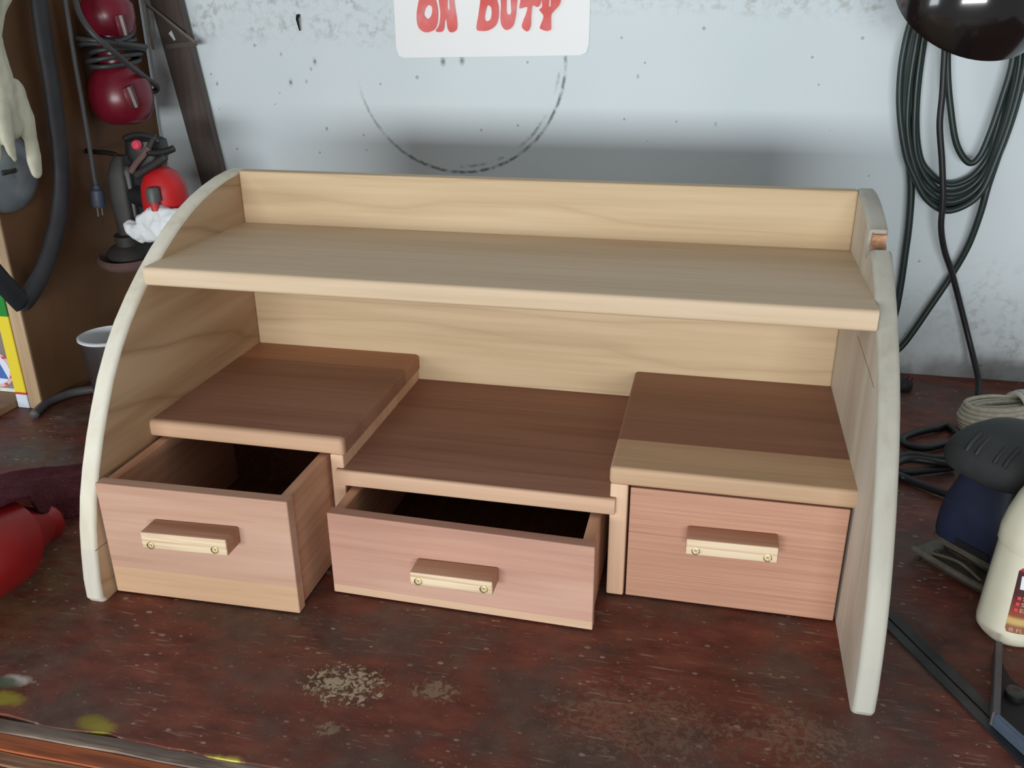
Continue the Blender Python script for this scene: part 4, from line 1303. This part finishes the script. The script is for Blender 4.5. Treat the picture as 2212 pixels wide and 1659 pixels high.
up_ = obj('gear_housing', bm, M['red_tool'], tool, smooth=True)
for par, (u0, v0), (u1, v1), xx, w in ((lo, (274, 188), (291, 231), -0.318, 0.010), (up_, (256, 33), (268, 76), -0.325, 0.008)):
    p, q = at(u0, v0, x=xx), at(u1, v1, x=xx)
    # vent rim, with the slot's white reflection built as a pale strip
    obj('vent_rim', tube([p, q], w, 12, flat=0.35, flat_dir=(1, -0.4, 0)), plain('dull_red_rim', (112, 50, 58), 0.45), par, smooth=True, angle=0)
    obj('vent_reflection', tube([p + Vector((0.004, -0.0015, 0)), q + Vector((0.004, -0.0015, 0))], 0.0026, 6), M['slot_reflection'], par)
M['dark_cord'] = plain('charcoal_cord', (58, 58, 58), 0.5)
wc = tc0 + Vector((0.006, 0, 0))
e2 = Vector((1, 0, 0)) - ta * ta.x
e2.normalize()
e3 = ta.cross(e2)
for k in range(6):
    h = 0.097 + 0.0075 * k
    rr = 0.040 + 0.004 * math.sin(k * 2.1) + (0.010 if k in (3, 4) else 0)
    pts = []
    for j in range(28):
        an = 2 * math.pi * j / 28
        pts.append(wc + ta * (h + 0.006 * math.sin(an + k)) + e2 * (rr * 0.8 * math.cos(an)) + e3 * (rr * 1.15 * math.sin(an)))
    bm = bmesh.new()
    add_tube(bm, pts, 0.0040, 8, True)
    obj('cord_turn', bm, M['dark_cord'], tool, smooth=True, angle=0)
cx = -0.315
pts = catmull([at(u, v, x=xx) for u, v, xx in [(158, -20, -0.36), (172, 30, -0.345), (200, 72, -0.325), (240, 108, -0.312), (280, 142, -0.310), (318, 170, -0.325), (338, 186, -0.338), (336, 196, -0.345), (318, 198, -0.352), (306, 196, -0.356)]], 7)
obj('loose_cord', tube(pts, 0.0046, 8), M['dark_cord'], tool, smooth=True, angle=0)
pts = catmull([at(u, v, x=xx) for u, v, xx in [(256, -20, -0.375), (268, 10, -0.37), (282, 40, -0.36), (288, 62, -0.345), (276, 80, -0.335), (250, 90, -0.33)]], 7)
obj('loose_cord', tube(pts, 0.0046, 8), M['dark_cord'], tool, smooth=True, angle=0)

# black and red polisher standing upright, round pad at its foot
M['charcoal'] = plain('charcoal_casting', (46, 44, 42), 0.6, var=0.25, scale=40)
M['scarlet'] = plain('scarlet_plastic', (196, 32, 36), 0.42, var=0.08)
M['maroon_pad'] = plain('maroon_pad_rim', (98, 74, 70), 0.7)
PY = 0.235
pc = at(286, 552, y=PY)
pol = thing('disc_polisher', 'charcoal and red disc polisher with a round pad, hung low on the plywood', 'polisher', (pc.x, PY, pc.z - 0.02))
bm = bmesh.new()
pcz = Vector((max(pc.x, -0.353), PY, pc.z - 0.012))
lathe(bm, [(0, 0.0), (0.046, 0.0), (0.053, 0.006), (0.055, 0.014), (0.050, 0.018), (0.044, 0.013), (0.040, 0.010), (0, 0.010)], pcz, (0, -0.12, 1), 44)
obj('pad', bm, M['maroon_pad'], pol, smooth=True)
bm = bmesh.new()
lathe(bm, [(0, 0.010), (0.036, 0.011), (0.038, 0.022), (0.030, 0.030), (0.020, 0.034), (0.020, 0.05), (0, 0.05)], pcz, (0, -0.12, 1), 36)
obj('hub', bm, M['charcoal'], pol, smooth=True)
bm = bmesh.new()
loft(bm, [(0.045, 0.018, 0.022, 0.002, 0.01, 3), (0.10, 0.019, 0.024, 0.0, 0.01, 3.5), (0.145, 0.018, 0.022, 0.0, 0.01, 3.5), (0.165, 0.014, 0.017, 0.003, 0.01, 3), (0.175, 0.009, 0.012, 0.005, 0.01, 3)], pcz, 0.2, 28)
obj('body', bm, M['charcoal'], pol, smooth=True)
bm = bmesh.new()
loft(bm, [(0.05, 0.014, 0.024, 0.012, 0.018, 4), (0.15, 0.015, 0.026, 0.012, 0.018, 4), (0.160, 0.014, 0.022, 0.012, 0.018, 4)], pcz, 0.2, 28)
obj('motor_block', bm, M['black_cord'], pol, smooth=True)
rc = at(357, 425, y=PY - 0.006)
bm = bmesh.new()
lathe(bm, [(0.0, 0.048), (0.014, 0.046), (0.026, 0.037), (0.034, 0.020), (0.036, 0.0), (0.036, -0.030), (0.030, -0.034), (0, -0.034)], rc, (0.05, -0.1, 1), 40)
obj('red_cap', bm, M['scarlet'], pol, smooth=True)
kb = at(331, 422, y=PY - 0.050)
bm = bmesh.new()
lathe(bm, [(0, 0.013), (0.008, 0.012), (0.0105, 0.007), (0.0105, -0.010), (0, -0.010)], kb, (0, 0, 1), 20)
kn = obj('knob', bm, plain('grey_knob', (84, 84, 84), 0.5), pol, smooth=True)
bm = bmesh.new()
lathe(bm, [(0, 0), (0.007, 0), (0.006, -0.014), (0, -0.014)], kb + Vector((0, 0, -0.010)), (0, 0, 1), 16)
obj('knob_stem', bm, plain('pink_red_stem', (190, 60, 70), 0.5), kn, smooth=True)
for px, rad, mt in (([(282, 372), (295, 352), (312, 332), (322, 318)], 0.0052, M['maroon_pad']), ([(292, 380), (315, 366), (338, 352), (358, 338)], 0.0060, M['charcoal']), ([(318, 330), (340, 330), (362, 326), (376, 320)], 0.0052, M['black_cord']), ([(268, 300), (290, 292), (320, 294), (345, 306)], 0.0048, M['black_cord']), ([(322, 318), (330, 302), (338, 296)], 0.0050, M['charcoal'])):
    yy = PY - 0.030
    obj('lever', tube(catmull([at(u, v, y=yy) for u, v in px], 5), rad, 8, flat=0.6, flat_dir=(0, 1, 0)), mt, pol, smooth=True, angle=0)
bm = bmesh.new()
hd = at(318, 322, y=PY)
loft(bm, [(-0.030, 0.020, 0.022, 0, 0, 4), (-0.005, 0.030, 0.026, 0, 0, 4), (0.014, 0.028, 0.024, 0, 0, 4), (0.020, 0.018, 0.016, 0, 0, 3)], hd, 0.15, 24)
obj('head', bm, M['black_cord'], pol, smooth=True)
rl = at(294, 313, y=PY - 0.030)
bm = bmesh.new()
lathe(bm, [(0, 0.004), (0.006, 0.003), (0.008, 0.0), (0.008, -0.004), (0, -0.004)], rl, (0, -1, 0.2), 16)
obj('red_button', bm, plain('pink_button', (214, 70, 92), 0.35), pol, smooth=True)
obj('neck', tube([pcz + Vector((0.004, 0.010, 0.115)), rc + Vector((-0.010, 0.006, -0.010))], [0.016, 0.018], 14), M['black_cord'], pol, smooth=True)
obj('yoke', tube([hd + Vector((0, 0, -0.02)), rc + Vector((-0.004, 0.010, 0.010))], [0.018, 0.020], 14), M['black_cord'], pol, smooth=True)
obj('hanging_hook', tube(catmull([Vector((XP, PY + 0.012, pcz.z + 0.180)), Vector((XP + 0.014, PY + 0.012, pcz.z + 0.179)), Vector((pcz.x - 0.006, PY + 0.010, pcz.z + 0.176)), Vector((pcz.x + 0.004, PY + 0.010, pcz.z + 0.160))], 6), 0.004, 8), M['iron'], pol, smooth=True)

# white rag
M['white_rag'] = plain('white_cotton', (226, 230, 232), 0.85, var=0.05, scale=60, bump=0.3)
ry = 0.195
r_ = lambda u, v, y=ry: at(u, v, y=y)
me = blob_mesh([[(r_(278, 488), 0.010), (r_(295, 498), 0.014), (r_(320, 505), 0.014), (r_(350, 500), 0.016)],
                [(r_(300, 505), 0.014), (r_(305, 516), 0.007)],
                [(r_(310, 475), 0.012), (r_(328, 464), 0.013), (r_(350, 462), 0.014), (r_(375, 468), 0.016)],
                [(r_(318, 476), 0.012), (r_(345, 484), 0.018), (r_(370, 490), 0.018)],
                [(r_(350, 480, ry + 0.02), 0.018), (r_(372, 500, ry + 0.03), 0.020)]], 0.0022, 5, disp=(0.0050, 42))
tag(mesh_obj('white_rag', me, M['white_rag'], origin=tuple(r_(330, 500)), smooth=True, angle=0), 'crumpled white cotton rag hung over the disc polisher', 'rag')

# dark pot with a white rim
M['pot_dark'] = plain('dark_brown_pot', (42, 31, 29), 0.55, var=0.2)
M['pot_white'] = plain('white_pot_inside', (206, 208, 210), 0.6, var=0.03)
H = 0.108
L1 = at(163, 728, z=H)
pr_ = 0.046
pcn = Vector((L1.x + pr_ * 0.97, L1.y + 0.02, 0))
pot = thing('brush_pot', 'dark brown pot with a white inside standing beside the plywood', 'pot', tuple(pcn))
bm = bmesh.new()
lathe(bm, [(0, 0), (0.034, 0), (0.036, 0.002), (pr_ - 0.002, H - 0.004), (pr_ - 0.0022, H - 0.002), (pr_ - 0.004, H - 0.002), (0.033, 0.004), (0, 0.004)], pcn, (0, 0, 1), 40)
obj('pot_wall', bm, M['pot_dark'], pot, smooth=True)
bm = bmesh.new()
lathe(bm, [(pr_ - 0.0035, H - 0.006), (pr_ + 0.0005, H - 0.003), (pr_ + 0.0005, H), (pr_ - 0.0025, H + 0.001), (pr_ - 0.0045, H - 0.002), (0.036, 0.035), (0, 0.034)], pcn, (0, 0, 1), 40)
obj('pot_liner', bm, M['pot_white'], pot, smooth=True)

# grey cable on the bench in front of the plywood
pts = [at(u, v, z=0.007) for u, v in [(74, 896), (88, 881), (106, 868), (130, 857), (158, 848), (192, 842), (240, 838)]]
tag(obj('grey_cable', tube(catmull(pts, 7), 0.0068, 10), M['grey_cord'], origin=tuple(pts[3]), smooth=True, angle=0), 'thick grey cable curving along the foot of the plywood', 'cable')

# ------------------------------------------------------------------ red jug and maroon towel
M['red_jug'] = plain('red_plastic', (172, 28, 32), 0.38, var=0.08, spec=0.5)
ja, jb = at(106, 1128, z=0.024), at(0, 1172, z=0.050)
ax = (jb - ja).normalized()
jl = (jb - ja).length
jug = thing('red_jug', 'red plastic jug lying on its side under the maroon towel', 'jug', (jb.x, jb.y, 0))
bm = bmesh.new()
lathe(bm, [(0, 0.0), (0.017, 0.0), (0.0205, 0.002), (0.0225, 0.006), (0.0215, 0.014), (0.0210, 0.018), (0.023, 0.026), (0.030, 0.046), (0.0385, 0.072), (0.0455, 0.098), (0.0495, jl), (0.0525, jl + 0.03), (0.0535, jl + 0.08), (0.052, jl + 0.13), (0.046, jl + 0.142), (0, jl + 0.145)], ja, ax, 48)
obj('jug_body', bm, M['red_jug'], jug, smooth=True)
hq = ja + ax * (jl + 0.02)
sd = ax.cross(Vector((0, 0, 1))).normalized()
obj('jug_handle', tube(catmull([hq + sd * 0.045 + Vector((0, 0, 0.02)), hq + sd * 0.075 + Vector((0, 0, 0.02)), hq + ax * 0.07 + sd * 0.078 + Vector((0, 0, 0.02)), hq + ax * 0.085 + sd * 0.045 + Vector((0, 0, 0.02))], 7), 0.008, 10), M['red_jug'], jug, smooth=True)


def towel_mat():
    t = NT('maroon_terry')
    f = t.noise(300, 3, 0.6)
    col = t.ramp(t.math('ADD', t.math('MULTIPLY', f, 0.6), t.math('MULTIPLY', t.noise(12, 3), 0.4)), [(0.35, srgb(72, 30, 42)), (0.55, srgb(98, 50, 58)), (0.7, srgb(126, 84, 86))])
    return t.done(col, 0.95, bump=f, strength=0.6, bdist=0.003, spec=0.1)


us = [-90, -40, 0, 35, 66, 90, 125, 160, 200]
rows = [
    ([1046, 1036, 1024, 1018, 1013, 1009, 1006, 1003, 1000], [0.006] * 9),
    ([1058, 1050, 1042, 1036, 1031, 1027, 1024, 1021, 1016], [0.030, 0.028, 0.024, 0.022, 0.020, 0.018, 0.014, 0.012, 0.010]),
    ([1070, 1062, 1056, 1050, 1046, 1045, 1046, 1046, 1040], [0.085, 0.083, 0.080, 0.074, 0.066, 0.054, 0.036, 0.024, 0.014]),
    ([1080, 1074, 1068, 1062, 1058, 1066, 1072, 1072, 1064], [0.112, 0.110, 0.104, 0.096, 0.082, 0.064, 0.044, 0.026, 0.012]),
    ([1092, 1086, 1080, 1074, 1071, 1092, 1098, 1096, 1084], [0.122, 0.121, 0.116, 0.107, 0.092, 0.064, 0.034, 0.018, 0.008]),
    ([1102, 1096, 1088, 1078, 1074, 1108, 1117, 1117, 1100], [0.124, 0.123, 0.118, 0.109, 0.095, 0.060, 0.026, 0.010, 0.006]),
]
ctrl = [[at(u, v, z=z) for u, v, z in zip(us, vs, zs)] for vs, zs in rows]
dense = [catmull(r, 6) for r in ctrl]
cols = [catmull([dense[r][c] for r in range(len(dense))], 6) for c in range(len(dense[0]))]
bm = bmesh.new()
vv = [[bm.verts.new(p + Vector((0, 0, 0.0035 * mnoise.noise(p * 34) + 0.0015 * mnoise.noise(p * 90)))) for p in c] for c in cols]
for v in bm.verts:
    v.co.z = max(v.co.z, 0.0035)
for i in range(len(vv) - 1):
    for j in range(len(vv[0]) - 1):
        bm.faces.new((vv[i][j], vv[i + 1][j], vv[i + 1][j + 1], vv[i][j + 1]))
bmesh.ops.recalc_face_normals(bm, faces=bm.faces[:])
if sum(f.normal.z for f in bm.faces) < 0:
    bmesh.ops.reverse_faces(bm, faces=bm.faces[:])
bm.normal_update()
bmesh.ops.solidify(bm, geom=bm.faces[:], thickness=0.003)
tw = obj('maroon_towel', bm, towel_mat(), origin=tuple(Vector((ctrl[2][4].x, ctrl[2][4].y, 0))), smooth=True, angle=0)
tag(tw, 'maroon terry towel thrown over the red jug', 'towel')
